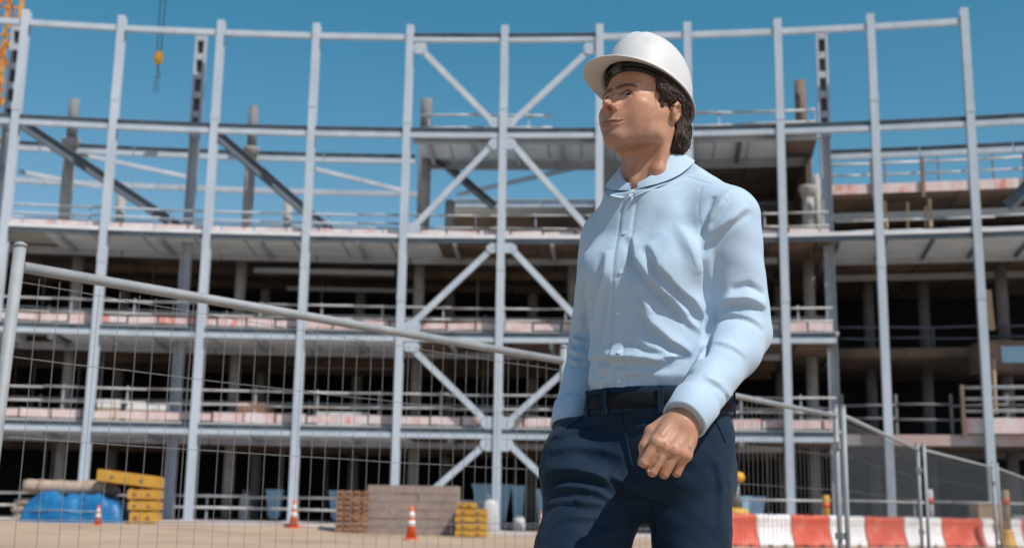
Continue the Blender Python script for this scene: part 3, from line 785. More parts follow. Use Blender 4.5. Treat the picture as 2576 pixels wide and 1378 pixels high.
# ---------------------------------------------------------------- red and white water-filled barriers
prof = [(0.25, 0.0), (0.25, 0.09), (0.235, 0.13), (0.20, 0.22), (0.15, 0.38), (0.135, 0.44), (0.13, 0.50), (0.118, 0.55), (0.118, 0.76), (0.135, 0.80), (0.137, 0.88), (0.12, 0.93), (0.08, 0.955)]
def barrier_mesh(wd):
    mb = MB(); vs = []; fs = []
    ring = prof + [(-y, z) for y, z in reversed(prof)]
    secs = [(-wd / 2, 0.86, 0.97), (-wd / 2 + 0.012, 0.95, 0.99), (-wd / 2 + 0.05, 1, 1), (-wd / 6, 1, 1), (-wd / 6 + 0.03, 1.0, 0.975), (wd / 6 - 0.03, 1.0, 0.975), (wd / 6, 1, 1), (wd / 2 - 0.05, 1, 1), (wd / 2 - 0.012, 0.95, 0.99), (wd / 2, 0.86, 0.97)]
    n = len(ring)
    for x, sy, sz in secs:
        bow = 1.0 + 0.02 * math.cos(3 * x)
        for y, z in ring: vs.append((x, y * sy * bow, z * sz))
    for i in range(len(secs) - 1):
        for k in range(n):
            k2 = (k + 1) % n
            fs.append((i * n + k, (i + 1) * n + k, (i + 1) * n + k2, i * n + k2))
    fs.append(tuple(range(n))); fs.append(tuple(reversed([(len(secs) - 1) * n + k for k in range(n)])))
    mb.add(vs, fs, True); return mb
edges = [1722, 1812, 1898, 1986, 2082, 2172, 2269.5, 2366.5, 2466.5, 2568, 2672]
order = ['white', 'red', 'white', 'red', 'white', 'red', 'white', 'red', 'white', 'red']
words = ['white barrier block hidden behind the man\'s leg', 'red barrier block half hidden behind the man', 'white barrier block between the man and the second red block', 'red barrier block just left of the paired fence posts', 'white barrier block crossed by the paired fence posts',
         'red barrier block between the two fence post pairs', 'white barrier block crossed by the second pair of fence posts', 'red barrier block right of the second pair of fence posts', 'white barrier block crossed by the rightmost column foot', 'red barrier block cut off by the right edge of the photo']
def bpos(px):
    f = (px - 1722) / 950
    return atz(px, 1374 + 2 * f, 0.0)
for i in range(10):
    if i == 0: continue
    p0, p1 = bpos(edges[i]), bpos(edges[i + 1]); c = (p0 + p1) / 2; d = p1 - p0
    t = thing('barrier_block', words[i], 'barrier', (c.x, c.y, -0.005), math.atan2(d.y, d.x) + random.uniform(-.03, .03), 'row of red and white barrier blocks')
    wd = d.length - 0.03; mm = 'bar_' + order[i]
    b = barrier_mesh(wd).build('body', mm, t)
    for s in (-0.22, 0.22):
        mb = MB(); mb.box((s * wd - 0.09, -0.256, 0.012), (s * wd + 0.09, -0.2495, 0.075)); mb.build('fork_slot', 'rubber', t)
    mb = MB(); mb.lathe([(0.05, 0), (0.05, 0.025), (0.035, 0.035)], 12, (0.0, 0, 0.94)); mb.build('filler_cap', mm, t)
    mb = MB(); mb.tube([(wd / 2 + 0.012, 0, 0.1), (wd / 2 + 0.012, 0, 0.9)], 0.02, 8); mb.build('joint_pin', 'rubber', t)

# ---------------------------------------------------------------- traffic cones
def cone(p, h, label):
    t = thing('traffic_cone', label, 'traffic cone', p, random.uniform(0, 1), 'orange and white traffic cones')
    r0, r1 = 0.16 * h + 0.01, 0.035 * h + 0.008
    def rr(f): return r0 + (r1 - r0) * f
    mb = MB(); w = 0.23 * h + 0.03
    mb.lathe([(w, 0), (w, 0.02 * h), (w * 0.95, 0.035 * h), (r0 * 1.1, 0.045 * h)], 8, smooth=False); mb.build('base', 'cone_orange', t)
    mb = MB(); mb.lathe([(rr(0), 0.04 * h), (rr(1), h), (rr(1) * 0.7, h * 1.005)], 18); b = mb.build('body', 'cone_orange', t)
    for a, c in ((0.40, 0.56), (0.66, 0.82)):
        mb = MB(); mb.lathe([(rr(a) + .003, a * h), (rr(a) + .008, a * h + .003), (rr(c) + .008, c * h - .003), (rr(c) + .003, c * h)], 18); mb.build('reflective_sleeve', 'cone_white', t)
def onground(px, py, z): p = atz(px, py, z); return Vector((p.x, p.y, z))
cone(onground(1034, 1356, 0.0), 1.03, 'tall traffic cone standing on the sand before the grey block stack')
p = at(737, 1334, 46); cone(Vector((p.x, p.y, gz(p.x, p.y))), 1.05, 'traffic cone at the foot of the fourth column from left')
p = onground(245, 1320, 0.22); cone(p, 0.66, 'small traffic cone in front of the blue tarpaulin')
p = rp(pa(1364, 1300, -1.5), -1.5, 0); p.z = 0.11; cone(p, 0.85, 'traffic cone by the man\'s right thigh at the cross brace foot')

# ---------------------------------------------------------------- tarpaulin heap, sacks and yellow panels at left
Yp = 46.5
p = at(198, 1313, Yp); z0 = gz(p.x, p.y) + 0.0
tp = thing('tarpaulin_heap', 'heap covered by a bright blue tarpaulin at left', 'tarpaulin', (p.x, p.y, z0))
mb = MB(); nu, nv = 46, 22; vs = []; fs = []
for j in range(nv + 1):
    for i in range(nu + 1):
        u, v = i / nu * 2 - 1, j / nv * 2 - 1
        x, y = u * 1.85, v * 1.0
        e = max(0, 1 - abs(u) ** 7) * max(0, 1 - abs(v) ** 6)
        h = 1.08 * e ** 0.45 * (0.97 - 0.08 * u)
        h += e * (0.06 * math.sin(3.1 * x + 1.2 * y) + 0.05 * math.sin(6.7 * x - 2.3 * y + 1) + 0.03 * math.sin(11 * x + 5 * y) + 0.02 * math.sin(17 * x - 9 * y))
        wob = 0.05 * math.sin(7 * u + 3 * v)
        vs.append((x * (1 + 0.03 * math.sin(5 * v)), y * (1 + wob), max(0.0, h)))
for j in range(nv):
    for i in range(nu): fs.append((j * (nu + 1) + i, j * (nu + 1) + i + 1, (j + 1) * (nu + 1) + i + 1, (j + 1) * (nu + 1) + i))
mb.add(vs, fs, True); mb.build('tarpaulin', 'tarp_blue', tp)
mb = MB(); mb.tube([(-1.7, -0.92, 0.42), (-0.6, -1.0, 0.46), (0.6, -1.0, 0.44), (1.7, -0.9, 0.4)], 0.015, 6); mb.build('tie_rope', 'rail_white', tp)

def roll(px, py, Y, ln, rad, m_, label, cat, yaw=0.0, zb=None, lump=0.04):
    p = at(px, py, Y); z = p.z if zb is None else zb
    mb = MB(); pts = []; rd = []
    k = 16
    for i in range(k + 1):
        f = i / k; x = (f - 0.5) * ln
        e = min(1, 6 * min(f, 1 - f) + 0.35)
        pts.append((x, 0.03 * math.sin(5 * f), rad - 0.12 * rad * math.sin(f * 3) + random.uniform(-lump, lump) * 0.4)); rd.append(rad * (0.82 + 0.18 * e) + random.uniform(-lump, lump) * 0.4)
    mb.tube(pts, rd, 18)
    t = thing(cat.replace(' ', '_'), label, cat, (p.x, p.y, z), yaw)
    mb.build('cloth', m_, t)
    for f in (-0.3, 0.28):
        s = MB(); s.tube([(f * ln - 0.03, 0, rad), (f * ln + 0.03, 0, rad)], rad * 1.03 + 0.01, 18); s.build('binding', 'wood', t)
    return t
zt = z0 + 1.06
roll(163, 1240, Yp, 3.1, 0.27, 'sack', 'long beige rolled matting lying on the blue tarpaulin heap', 'rolled matting', 0.03, zt)
roll(268, 1240, Yp + 0.35, 0.75, 0.30, 'stub_grey', 'short dark grey roll at the right end of the tarpaulin heap', 'dark roll', 0.5, zt - 0.03)
p = at(60, 1312, Yp + 0.3); zs = gz(p.x, p.y)
def sack_pile(p, z, label, w=0.7, m_='sack', nlay=3):
    t = thing('sack_pile', label, 'sacks', (p.x, p.y, z))
    for k in range(nlay):
        mb = MB(); mb.lathe([(0.05, 0.0), (w * 0.42, 0.02), (w * 0.5, 0.12), (w * 0.48, 0.22), (w * 0.3, 0.285), (0.04, 0.30)], 16, (random.uniform(-.06, .06), 0, k * 0.29), sy=0.75)
        mb.build('sack', m_, t)
    return t
sack_pile(p, zs, 'beige sacks piled left of the tarpaulin beside the fence post', 0.95)

def panel_stack(px, py, Y, z, layers, label, m_='yellow', cat='panel stack', name='panel_stack', rz=0):
    p = at(px, py, Y)
    t = thing(name, label, cat, (p.x, p.y, z), rz)
    zz = 0.0
    for (x0, x1, th, d, gap, tilt) in layers:
        mb = MB(); b = min(0.03, th * 0.2)
        mb.box((x0, -d, zz + b), (x1, d, zz + th - b)); mb.box((x0 + b, -d + b, zz), (x1 - b, d - b, zz + th))
        if tilt: mb.v = [(x, y, z_ + (x - x1) * tilt) for x, y, z_ in mb.v]
        o = mb.build('panel', m_, t)
        for f in (0.25, 0.75):
            xc = x0 + (x1 - x0) * f
            mb = MB(); mb.lathe([(0.09, 0), (0.09, 0.012), (0.05, 0.012)], 10); mb.v = [(xc + x, -d - z_, zz + th * 0.5 + y * th * 2.2 + (xc - x1) * tilt) for x, y, z_ in mb.v]; mb.build('hand_hole', 'wood', o)
        zz += th
        if gap:
            for f in (0.12, 0.88):
                xc = x0 + (x1 - x0) * f
                mb = MB(); mb.box((xc - 0.06, -d * 0.9, zz), (xc + 0.06, d * 0.9, zz + gap)); mb.build('spacer', 'wood', t)
        zz += gap
    return t
p = at(362, 1322, 46.2); zy = gz(p.x, p.y)
panel_stack(362, 1322, 46.2, zy, [(-0.42, 0.5, 0.42, 0.5, 0.06, 0), (-0.5, 0.5, 0.34, 0.5, 0.06, 0), (-0.56, 0.5, 0.36, 0.5, 0.05, 0), (-1.75, 0.5, 0.44, 0.5, 0, -0.11)], 'yellow plastic panels stacked beside the tarpaulin, the top one long')
p = at(1187, 1349, 44.4)
panel_stack(1187, 1349, 44.4, 0.0, [(-0.55, 0.55, 0.22, 0.45, 0.03, 0), (-0.52, 0.54, 0.22, 0.45, 0.03, 0), (-0.56, 0.55, 0.22, 0.45, 0.03, 0), (-0.54, 0.53, 0.22, 0.45, 0.03, 0), (-0.5, 0.1, 0.2, 0.45, 0, 0)], 'low stack of yellow crates right of the grey blocks', cat='crate stack', name='crate_stack', rz=-0.12)

# timber stack and grey block stack in the middle
p = at(886, 1338, 45.2); p.z = gz(p.x, p.y)
t = thing('timber_stack', 'reddish brown stack of timber pallets beside the grey blocks', 'timber stack', p, 0.1)
z = 0.0
for k in range(8):
    for j in range(3):
        mb = MB(); mb.box((-0.58 + random.uniform(-.03, .03), -0.5 + j * 0.36, z), (0.58 + random.uniform(-.04, .04), -0.5 + j * 0.36 + 0.12, z + 0.1)); mb.build('bearer', 'wood', t)
    z += 0.102
    for j in range(4):
        x0 = -0.6 + j * 0.31
        mb = MB(); mb.box((x0 + random.uniform(-.02, .02), -0.55 + random.uniform(-.04, .04), z), (x0 + 0.24, 0.5, z + 0.085)); mb.v = [(x, y, q + random.uniform(-.008, .008)) for x, y, q in mb.v]; mb.build('board', 'wood', t)
    z += 0.09
p = at(1040, 1338, 45.4); p.z = gz(p.x, p.y)
t = thing('block_stack', 'wide stack of grey concrete blocks behind the tall traffic cone', 'block stack', p, -0.04)
z = 0
for k in range(6):
    x = -1.68 + (0.0 if k % 2 else 0.0); first = True
    while x < 1.62:
        w = random.choice((0.95, 1.1, 1.2)); w = min(w, 1.66 - x)
        if k % 2 and first: w = 0.6
        first = False
        if w > 0.12:
            dz = random.uniform(-.015, .0); mb = MB(); mb.box((x + 0.004, -0.55 + random.uniform(-.02, .03), z), (x + w - 0.004, 0.55, z + 0.292 + dz)); mb.build('block', 'block_grey', t)
        x += w
    z += 0.3
p = at(1147, 1340, 45.8); p.z = gz(p.x, p.y)
t = thing('shade_boards', 'dark brown upright planks standing in for shade on the right end of the grey blocks', 'shading', p, 0)
for k in range(4):  # dark uprights added in place of the shadow on the blocks' right side
    mb = MB(); mb.bar((-0.12 + k * 0.07, -0.5 + k * 0.28, 0.0), (-0.1 + k * 0.06, -0.45 + k * 0.28, 1.66 - 0.06 * k), 0.26, 0.045, (1, 0, 0)); mb.build('plank', 'wood', t)

# ---------------------------------------------------------------- blue bins and bulk bags on the ground floor
def bin_(px, w, h, r, label, lid=True):
    a = pa(px, 1280, r); p = rp(a, r, 0.36 if r > 3 else apz(a))
    t = thing('waste_bin', label, 'bin', p, -a + random.uniform(-.1, .1), 'blue bins on the ground floor')
    k = 0.68; d = 0.7
    mb = MB(); vs = []
    for z, s in ((0.08, k), (h * 0.9, 1.0), (h * 0.92, 1.06), (h * 0.96, 1.06)):
        for x, y in ((-1, -1), (1, -1), (1, 1), (-1, 1)): vs.append((x * w / 2 * s, y * d / 2 * s, z))
    fs = [(3, 2, 1, 0), (12, 13, 14, 15)] + [(i * 4 + j, i * 4 + (j + 1) % 4, i * 4 + 4 + (j + 1) % 4, i * 4 + 4 + j) for i in range(3) for j in range(4)]
    mb.add(vs, fs); mb.build('body', 'blue_bin', t)
    mb = MB(); mb.box((-w * 0.54, -d * 0.56, h * 0.962), (w * 0.54, d * 0.5, h)); mb.build('lid', 'blue_bin', t)
    for s in (-1, 1):
        mb = MB(); mb.tube([(s * w * 0.34 - 0.04, -d * 0.3, 0.09), (s * w * 0.34 + 0.04, -d * 0.3, 0.09)], 0.09, 12); mb.build('wheel', 'rubber', t)
bin_(690, 0.70, 1.35, 3.4, 'blue bin behind the rail near the fourth column from left')
bin_(852, 0.85, 1.35, 3.4, 'blue bin just left above the timber stack')
bin_(972, 0.95, 1.45, 3.4, 'blue bin mostly hidden behind the grey block stack')
bin_(1238, 1.7, 1.75, 3.4, 'wide blue container behind the foot of the sixth column')
bin_(1304, 0.55, 1.7, 3.2, 'narrow blue bin right of the wide blue container')
bin_(1372, 0.8, 1.8, 2.6, 'blue bin peeking out beside the man\'s right thigh')
bin_(1893, 0.95, 1.6, 1.2, 'blue bin right of the man behind the barriers')
def bag(px, r, w, h, label):
    a = pa(px, 1300, r); p = rp(a, r, apz(a))
    t = thing('bulk_bag', label, 'bulk bag', p, -a)
    mb = MB(); vs = []; n = 20; lev = ((0.0, 0.80), (0.06, 0.95), (0.5, 1.0), (0.85, 0.93), (0.97, 0.78), (1.0, 0.5), (0.98, 0.1))
    for f, k in lev:
        for i in range(n):
            th = 2 * math.pi * i / n; c_, s_ = math.cos(th), math.sin(th); r0 = (abs(c_) ** 5 + abs(s_) ** 5) ** -0.2
            vs.append((w / 2 * k * r0 * c_ * (1 + 0.03 * math.sin(5 * f + i)), w / 2 * k * r0 * s_, f * h + 0.04 * math.sin(3 * th) * (f > 0.9)))
    mb.add(vs, [(j * n + i, j * n + (i + 1) % n, (j + 1) * n + (i + 1) % n, (j + 1) * n + i) for j in range(len(lev) - 1) for i in range(n)], True); mb.build('bag', 'pale_stuff', t)
    for s in (-1, 1):
        mb = MB(); mb.tube([(s * w * 0.25, 0, h * 0.95), (s * w * 0.2, 0, h * 1.2), (s * w * 0.05, 0, h * 1.0)], 0.02, 6); mb.build('handle', 'pale_stuff', t)
bag(1234, -0.8, 0.62, 1.25, 'pale bulk bag standing at the foot of the sixth column')
bag(1306, 1.4, 0.5, 0.55, 'small pale bag beside the narrow blue bin')
bag(615, 4.0, 0.5, 1.15, 'small white bag deep on the ground floor at left')

# ---------------------------------------------------------------- posts, lamp and boxes behind the barriers
def beacon(px, py, Y, h, label, top_m, base_m, kind):
    p = at(px, py, Y); z0 = 0.06
    t = thing(kind, label, kind.replace('_', ' '), (p.x, p.y, z0), 0)
    mb = MB(); mb.lathe([(0.30, 0), (0.30, 0.06), (0.24, 0.10), (0.20, 0.42), (0.16, 0.52), (0.08, 0.56)], 14); mb.build('base', base_m, t)
    mb = MB(); mb.lathe([(0.125, 0.5), (0.125, h), (0.1, h + 0.03)], 14); mb.build('post', top_m, t)
    mb = MB(); mb.lathe([(0.131, h * 0.74), (0.131, h * 0.86)], 14); mb.build('band', 'cone_orange', t)
beacon(2080, 1330, 42, 1.55, 'orange yellow delineator post left of the paired fence posts', 'yellow', 'yellow', 'delineator_post')
beacon(2342, 1330, 41, 1.78, 'pale delineator post with yellow base behind the red barrier block', 'cone_white', 'yellow', 'delineator_post')
beacon(2534, 1330, 40, 1.78, 'tan delineator post with yellow base near the right edge', 'tan', 'yellow', 'delineator_post')
p = at(1852, 1330, 41.5)
t = thing('warning_lamp', 'orange warning lamp on a post in a yellow base beside the man', 'warning lamp', (p.x, p.y, 0.05))
mb = MB(); mb.lathe([(0.50, 0), (0.52, 0.5), (0.46, 0.95), (0.36, 1.08), (0.1, 1.12)], 16, sy=0.8); mb.build('base', 'yellow', t)
mb = MB(); mb.lathe([(0.16, 1.1), (0.14, 1.95)], 12); mb.build('post', 'stub_grey', t)
mb = MB(); mb.lathe([(0.06, 1.95), (0.20, 2.0), (0.24, 2.13), (0.18, 2.27), (0.05, 2.31)], 14, (0.1, 0, 0)); mb.build('lamp', 'hook_yellow', t)
def crate(px, py, Y, w, h, d, m_, label, cat):
    p = at(px, py, Y)
    t = thing(cat.replace(' ', '_'), label, cat, (p.x, p.y, 0.03), random.uniform(-.15, .15))
    mb = MB(); mb.box((-w / 2, -d / 2, 0), (w / 2, d / 2, h)); mb.build('body', m_, t)
    mb = MB(); mb.box((-w / 2 - .02, -d / 2 - .02, h + 0.002), (w / 2 + .02, d / 2 + .02, h + 0.05)); mb.build('lid', m_, t)
    mb = MB(); mb.box((-w / 2 - .012, -d / 2 - .012, h * 0.45), (w / 2 + .012, -d / 2 - .001, h * 0.55)); mb.build('batten', 'wood', t)
crate(2487, 1330, 41.5, 0.95, 1.35, 0.8, 'tan', 'tan plywood crate behind the white barrier near the rightmost column', 'plywood crate')
crate(2560, 1330, 43, 0.6, 1.0, 0.6, 'pale_stuff', 'small pale crate at the right edge behind the barriers', 'pale crate')
panel_stack(2398, 1330, 42, 0.03, [(-0.55, 0.6, 0.3, 0.4, 0.03, 0), (-0.5, 0.5, 0.28, 0.4, 0.03, 0), (-0.45, 0.35, 0.22, 0.4, 0, 0)], 'dull yellow panels stacked behind the second red barrier', 'tan')
# ================================================================ the man
# ---- signed-distance modelling: primitives on a grid, meshed with surface nets
class Field:
    def __init__(s, lo, hi, h):
        s.lo = np.array(lo, float); s.h = h
        s.n = np.ceil((np.array(hi) - s.lo) / h).astype(int) + 1
        s.ax = [(s.lo[i] + h * np.arange(s.n[i])).astype(np.float32) for i in range(3)]
        s.D = np.full(s.n, 0.5, np.float32)
    def sl(s, lo, hi):
        r = []
        for i in range(3):
            a = int(max(0, math.floor((lo[i] - s.lo[i]) / s.h))); b = int(min(s.n[i], math.ceil((hi[i] - s.lo[i]) / s.h) + 1))
            r.append(slice(a, max(a, b)))
        return tuple(r)
    def pts(s, sl):
        return (s.ax[0][sl[0]][:, None, None], s.ax[1][sl[1]][None, :, None], s.ax[2][sl[2]][None, None, :])
    def put(s, fn, lo, hi, k, op='add', m=0.03):
        sl = s.sl(np.array(lo) - m - k, np.array(hi) + m + k)
        if any(q.stop <= q.start for q in sl): return s
        x, y, z = s.pts(sl)
        d = fn(x, y, z)
        a = s.D[sl]
        if op == 'add':
            if k > 0:
                t = np.clip(0.5 + 0.5 * (a - d) / k, 0, 1); s.D[sl] = a + (d - a) * t - k * t * (1 - t)
            else: s.D[sl] = np.minimum(a, d)
        elif op == 'sub':
            d = -d
            if k > 0:
                t = np.clip(0.5 + 0.5 * (d - a) / k, 0, 1); s.D[sl] = a + (d - a) * t + k * t * (1 - t)
            else: s.D[sl] = np.maximum(a, d)
        return s
    def mesh(s):
        D = s.D; S = D < 0
        n = D.shape
        c = np.zeros((n[0] - 1, n[1] - 1, n[2] - 1), np.uint8)
        for i in (0, 1):
            for j in (0, 1):
                for k in (0, 1): c += S[i:n[0] - 1 + i, j:n[1] - 1 + j, k:n[2] - 1 + k]
        I = np.argwhere((c > 0) & (c < 8))
        idx = np.full(c.shape, -1, np.int64); idx[tuple(I.T)] = np.arange(len(I))
        acc = np.zeros((len(I), 3)); cnt = np.zeros(len(I))
        cor = [(i, j, k) for i in (0, 1) for j in (0, 1) for k in (0, 1)]
        for a in cor:
            for ax in range(3):
                if a[ax] == 1: continue
                b = list(a); b[ax] = 1
                da = D[I[:, 0] + a[0], I[:, 1] + a[1], I[:, 2] + a[2]]; db = D[I[:, 0] + b[0], I[:, 1] + b[1], I[:, 2] + b[2]]
                m = (da < 0) != (db < 0)
                t = np.where(m, da / np.where(m, da - db, 1), 0)
                p = np.array(a, float)[None] + np.eye(3)[ax][None] * t[:, None]
                acc[m] += p[m]; cnt[m] += 1
        V = s.lo + s.h * (I + acc / np.maximum(cnt, 1)[:, None])
        Q = []
        for ax in range(3):
            u, v = (ax + 1) % 3, (ax + 2) % 3
            a = [slice(None)] * 3; b = [slice(None)] * 3
            a[ax] = slice(0, n[ax] - 1); b[ax] = slice(1, n[ax])
            A, B = S[tuple(a)], S[tuple(b)]
            E = np.argwhere(A != B)
            E = E[(E[:, u] > 0) & (E[:, v] > 0) & (E[:, u] < n[u] - 1) & (E[:, v] < n[v] - 1)]
            ins = A[tuple(E.T)]
            q = []
            for du, dv in ((-1, -1), (0, -1), (0, 0), (-1, 0)):
                e = E.copy(); e[:, u] += du; e[:, v] += dv
                q.append(idx[e[:, 0], e[:, 1], e[:, 2]])
            q = np.stack(q, 1)
            q[~ins] = q[~ins][:, ::-1]
            Q.append(q)
        Q = np.concatenate(Q); Q = Q[(Q >= 0).all(1)]
        return V, Q

def f_ell(c, r, R=None):
    c = np.asarray(c, np.float32); r = np.asarray(r, np.float32)
    def fn(x, y, z):
        X, Y, Z = x - c[0], y - c[1], z - c[2]
        if R is not None:
            X, Y, Z = R[0][0] * X + R[1][0] * Y + R[2][0] * Z, R[0][1] * X + R[1][1] * Y + R[2][1] * Z, R[0][2] * X + R[1][2] * Y + R[2][2] * Z
        k0 = np.sqrt((X / r[0]) ** 2 + (Y / r[1]) ** 2 + (Z / r[2]) ** 2)
        k1 = np.sqrt((X / r[0] ** 2) ** 2 + (Y / r[1] ** 2) ** 2 + (Z / r[2] ** 2) ** 2)
        return (k0 * (k0 - 1) / np.maximum(k1, 1e-6)).astype(np.float32)
    return fn
def f_cone(a, b, ra, rb):
    a = np.asarray(a, np.float32); b = np.asarray(b, np.float32); ab = b - a; L2 = float(ab @ ab) + 1e-9
    def fn(x, y, z):
        X, Y, Z = x - a[0], y - a[1], z - a[2]
        t = np.clip((X * ab[0] + Y * ab[1] + Z * ab[2]) / L2, 0, 1)
        return (np.sqrt((X - ab[0] * t) ** 2 + (Y - ab[1] * t) ** 2 + (Z - ab[2] * t) ** 2) - (ra + (rb - ra) * t)).astype(np.float32)
    return fn
def ell(F, c, r, k=0.01, op='add', R=None):
    m = max(r) if R is not None else None
    lo = [c[i] - (m or r[i]) for i in range(3)]; hi = [c[i] + (m or r[i]) for i in range(3)]
    return F.put(f_ell(c, r, R), lo, hi, k, op)
def cone(F, a, b, ra, rb, k=0.01, op='add'):
    m = max(ra, rb)
    return F.put(f_cone(a, b, ra, rb), np.minimum(a, b) - m, np.maximum(a, b) + m, k, op)
def chain(F, pts, rs, k=0.01, op='add'):
    for i in range(len(pts) - 1): cone(F, pts[i], pts[i + 1], rs[i], rs[i + 1], k, op)
def both(pts): return [pts, [(-x, y, z) for x, y, z in pts]]

def vnormals(V, Q):
    n = np.cross(V[Q[:, 2]] - V[Q[:, 0]], V[Q[:, 3]] - V[Q[:, 1]])
    N = np.zeros_like(V)
    for i in range(4): np.add.at(N, Q[:, i], n)
    return N / np.maximum(np.linalg.norm(N, axis=1), 1e-12)[:, None]
def relax(V, Q, it=1, lam=0.5):
    E = np.concatenate([Q[:, [0, 1]], Q[:, [1, 2]], Q[:, [2, 3]], Q[:, [3, 0]]])
    for _ in range(it):
        A = np.zeros_like(V); c = np.zeros(len(V))
        np.add.at(A, E[:, 0], V[E[:, 1]]); np.add.at(c, E[:, 0], 1); np.add.at(A, E[:, 1], V[E[:, 0]]); np.add.at(c, E[:, 1], 1)
        V = V + lam * (A / np.maximum(c, 1)[:, None] - V)
    return V
def polydist(V, P):
    """distance to a polyline, and position along it 0..1"""
    P = np.asarray(P, float); best = np.full(len(V), 9.0); par = np.zeros(len(V))
    seg = np.linalg.norm(np.diff(P, axis=0), axis=1); cum = np.concatenate([[0], np.cumsum(seg)]); T = cum[-1]
    for i in range(len(P) - 1):
        ab = P[i + 1] - P[i]; t = np.clip(((V - P[i]) @ ab) / (ab @ ab + 1e-12), 0, 1)
        d = np.linalg.norm(V - P[i] - t[:, None] * ab, axis=1)
        m = d < best; best[m] = d[m]; par[m] = ((cum[i] + t * seg[i]) / T)[m]
    return best, par
def noise3(V, scale, seed):
    r = np.random.default_rng(seed); o = np.zeros(len(V))
    for i in range(7):
        k = r.normal(size=3) * scale; o += np.sin(V @ k + r.uniform(0, 6.28)) / 2.6
    return o
def smooth_obj(name, V, Q, m, parent, attr=None):
    me = bpy.data.meshes.new(name)
    me.vertices.add(len(V)); me.vertices.foreach_set('co', np.asarray(V, np.float32).ravel())
    Q = np.asarray(Q); me.loops.add(Q.size); me.loops.foreach_set('vertex_index', Q.astype(np.int32).ravel())
    me.polygons.add(len(Q)); me.polygons.foreach_set('loop_start', (np.arange(len(Q)) * 4).astype(np.int32))
    me.polygons.foreach_set('loop_total', np.full(len(Q), 4, np.int32))
    me.polygons.foreach_set('use_smooth', np.ones(len(Q), bool)); me.update(calc_edges=True); me.validate()
    if attr is not None:
        ca = me.color_attributes.new('tone', 'FLOAT_COLOR', 'POINT')
        ca.data.foreach_set('color', np.concatenate([attr, np.ones((len(V), 1))], 1).astype(np.float32).ravel())
    me.materials.append(MAT[m]); return link(name, me, parent)

# ---- placement
PSI = math.radians(33)
PO = np.array([0.325, 2.62, 0.0])
pman = thing('person', 'man in white hard hat, light blue shirt and navy trousers walking, one hand in pocket', 'person', tuple(PO), math.pi - PSI)
BX = np.array([-math.cos(PSI), math.sin(PSI), 0]); BY = np.array([-math.sin(PSI), -math.cos(PSI), 0])
def w2l(p): d = np.asarray(p, float) - PO; return np.stack([d @ BX, d @ BY, d[..., 2]], -1)
def l2w(p): p = np.asarray(p, float); return PO + p[..., :1] * BX + p[..., 1:2] * BY + p[..., 2:3] * np.array([0, 0, 1.0])
def PL(px, py, Y): return w2l(np.array(at(px, py, Y)))
def proj(P):
    v = P - CAM; x = v @ _r; y = v @ _u; z = v @ _f
    return CXP + FPX * x / z, CYP - FPX * y / z, z
def pick(V, pts, rad=7):
    """surface points of V (local) seen at the given picture positions"""
    X, Y, Z = proj(l2w(V)); out = []
    for (px, py) in pts:
        d = np.hypot(X - px, Y - py); k = d < rad
        if not k.any(): k = d < d.min() + 6
        i = np.where(k)[0]; near = Z[i].min(); i = i[Z[i] < near + 0.03]; out.append(V[i[np.argmin(d[i])]])
    return np.array(out)

# ---- materials for the figure
def skin_mat():
    m = bpy.data.materials.new('skin'); m.use_nodes = True; n = m.node_tree.nodes; l = m.node_tree.links; b = n['Principled BSDF']
    at_ = n.new('ShaderNodeVertexColor'); at_.layer_name = 'tone'
    tc = n.new('ShaderNodeTexCoord'); no = n.new('ShaderNodeTexNoise'); no.inputs['Scale'].default_value = 45; no.inputs['Detail'].default_value = 6
    l.new(tc.outputs['Object'], no.inputs[0])
    r = n.new('ShaderNodeValToRGB'); r.color_ramp.elements[0].color = (0.41, 0.205, 0.128, 1); r.color_ramp.elements[1].color = (0.505, 0.275, 0.180, 1)
    r.color_ramp.elements[0].position = 0.3; r.color_ramp.elements[1].position = 0.7
    l.new(no.outputs[0], r.inputs[0])
    mx = n.new('ShaderNodeMixRGB'); mx.blend_type = 'MULTIPLY'; mx.inputs[0].default_value = 1; l.new(r.outputs[0], mx.inputs[1]); l.new(at_.outputs[0], mx.inputs[2])
    l.new(mx.outputs[0], b.inputs['Base Color'])
    b.inputs['Subsurface Weight'].default_value = 0.12; b.inputs['Subsurface Radius'].default_value = (0.9, 0.35, 0.2); b.inputs['Subsurface Scale'].default_value = 0.008
    b.inputs['Roughness'].default_value = 0.48; b.inputs['Specular IOR Level'].default_value = 0.35
    n2 = n.new('ShaderNodeTexNoise'); n2.inputs['Scale'].default_value = 260; l.new(tc.outputs['Object'], n2.inputs[0])
    bp = n.new('ShaderNodeBump'); bp.inputs['Strength'].default_value = 0.12; bp.inputs['Distance'].default_value = 0.002; l.new(n2.outputs[0], bp.inputs['Height']); l.new(bp.outputs[0], b.inputs['Normal'])
    MAT['skin'] = m
skin_mat()
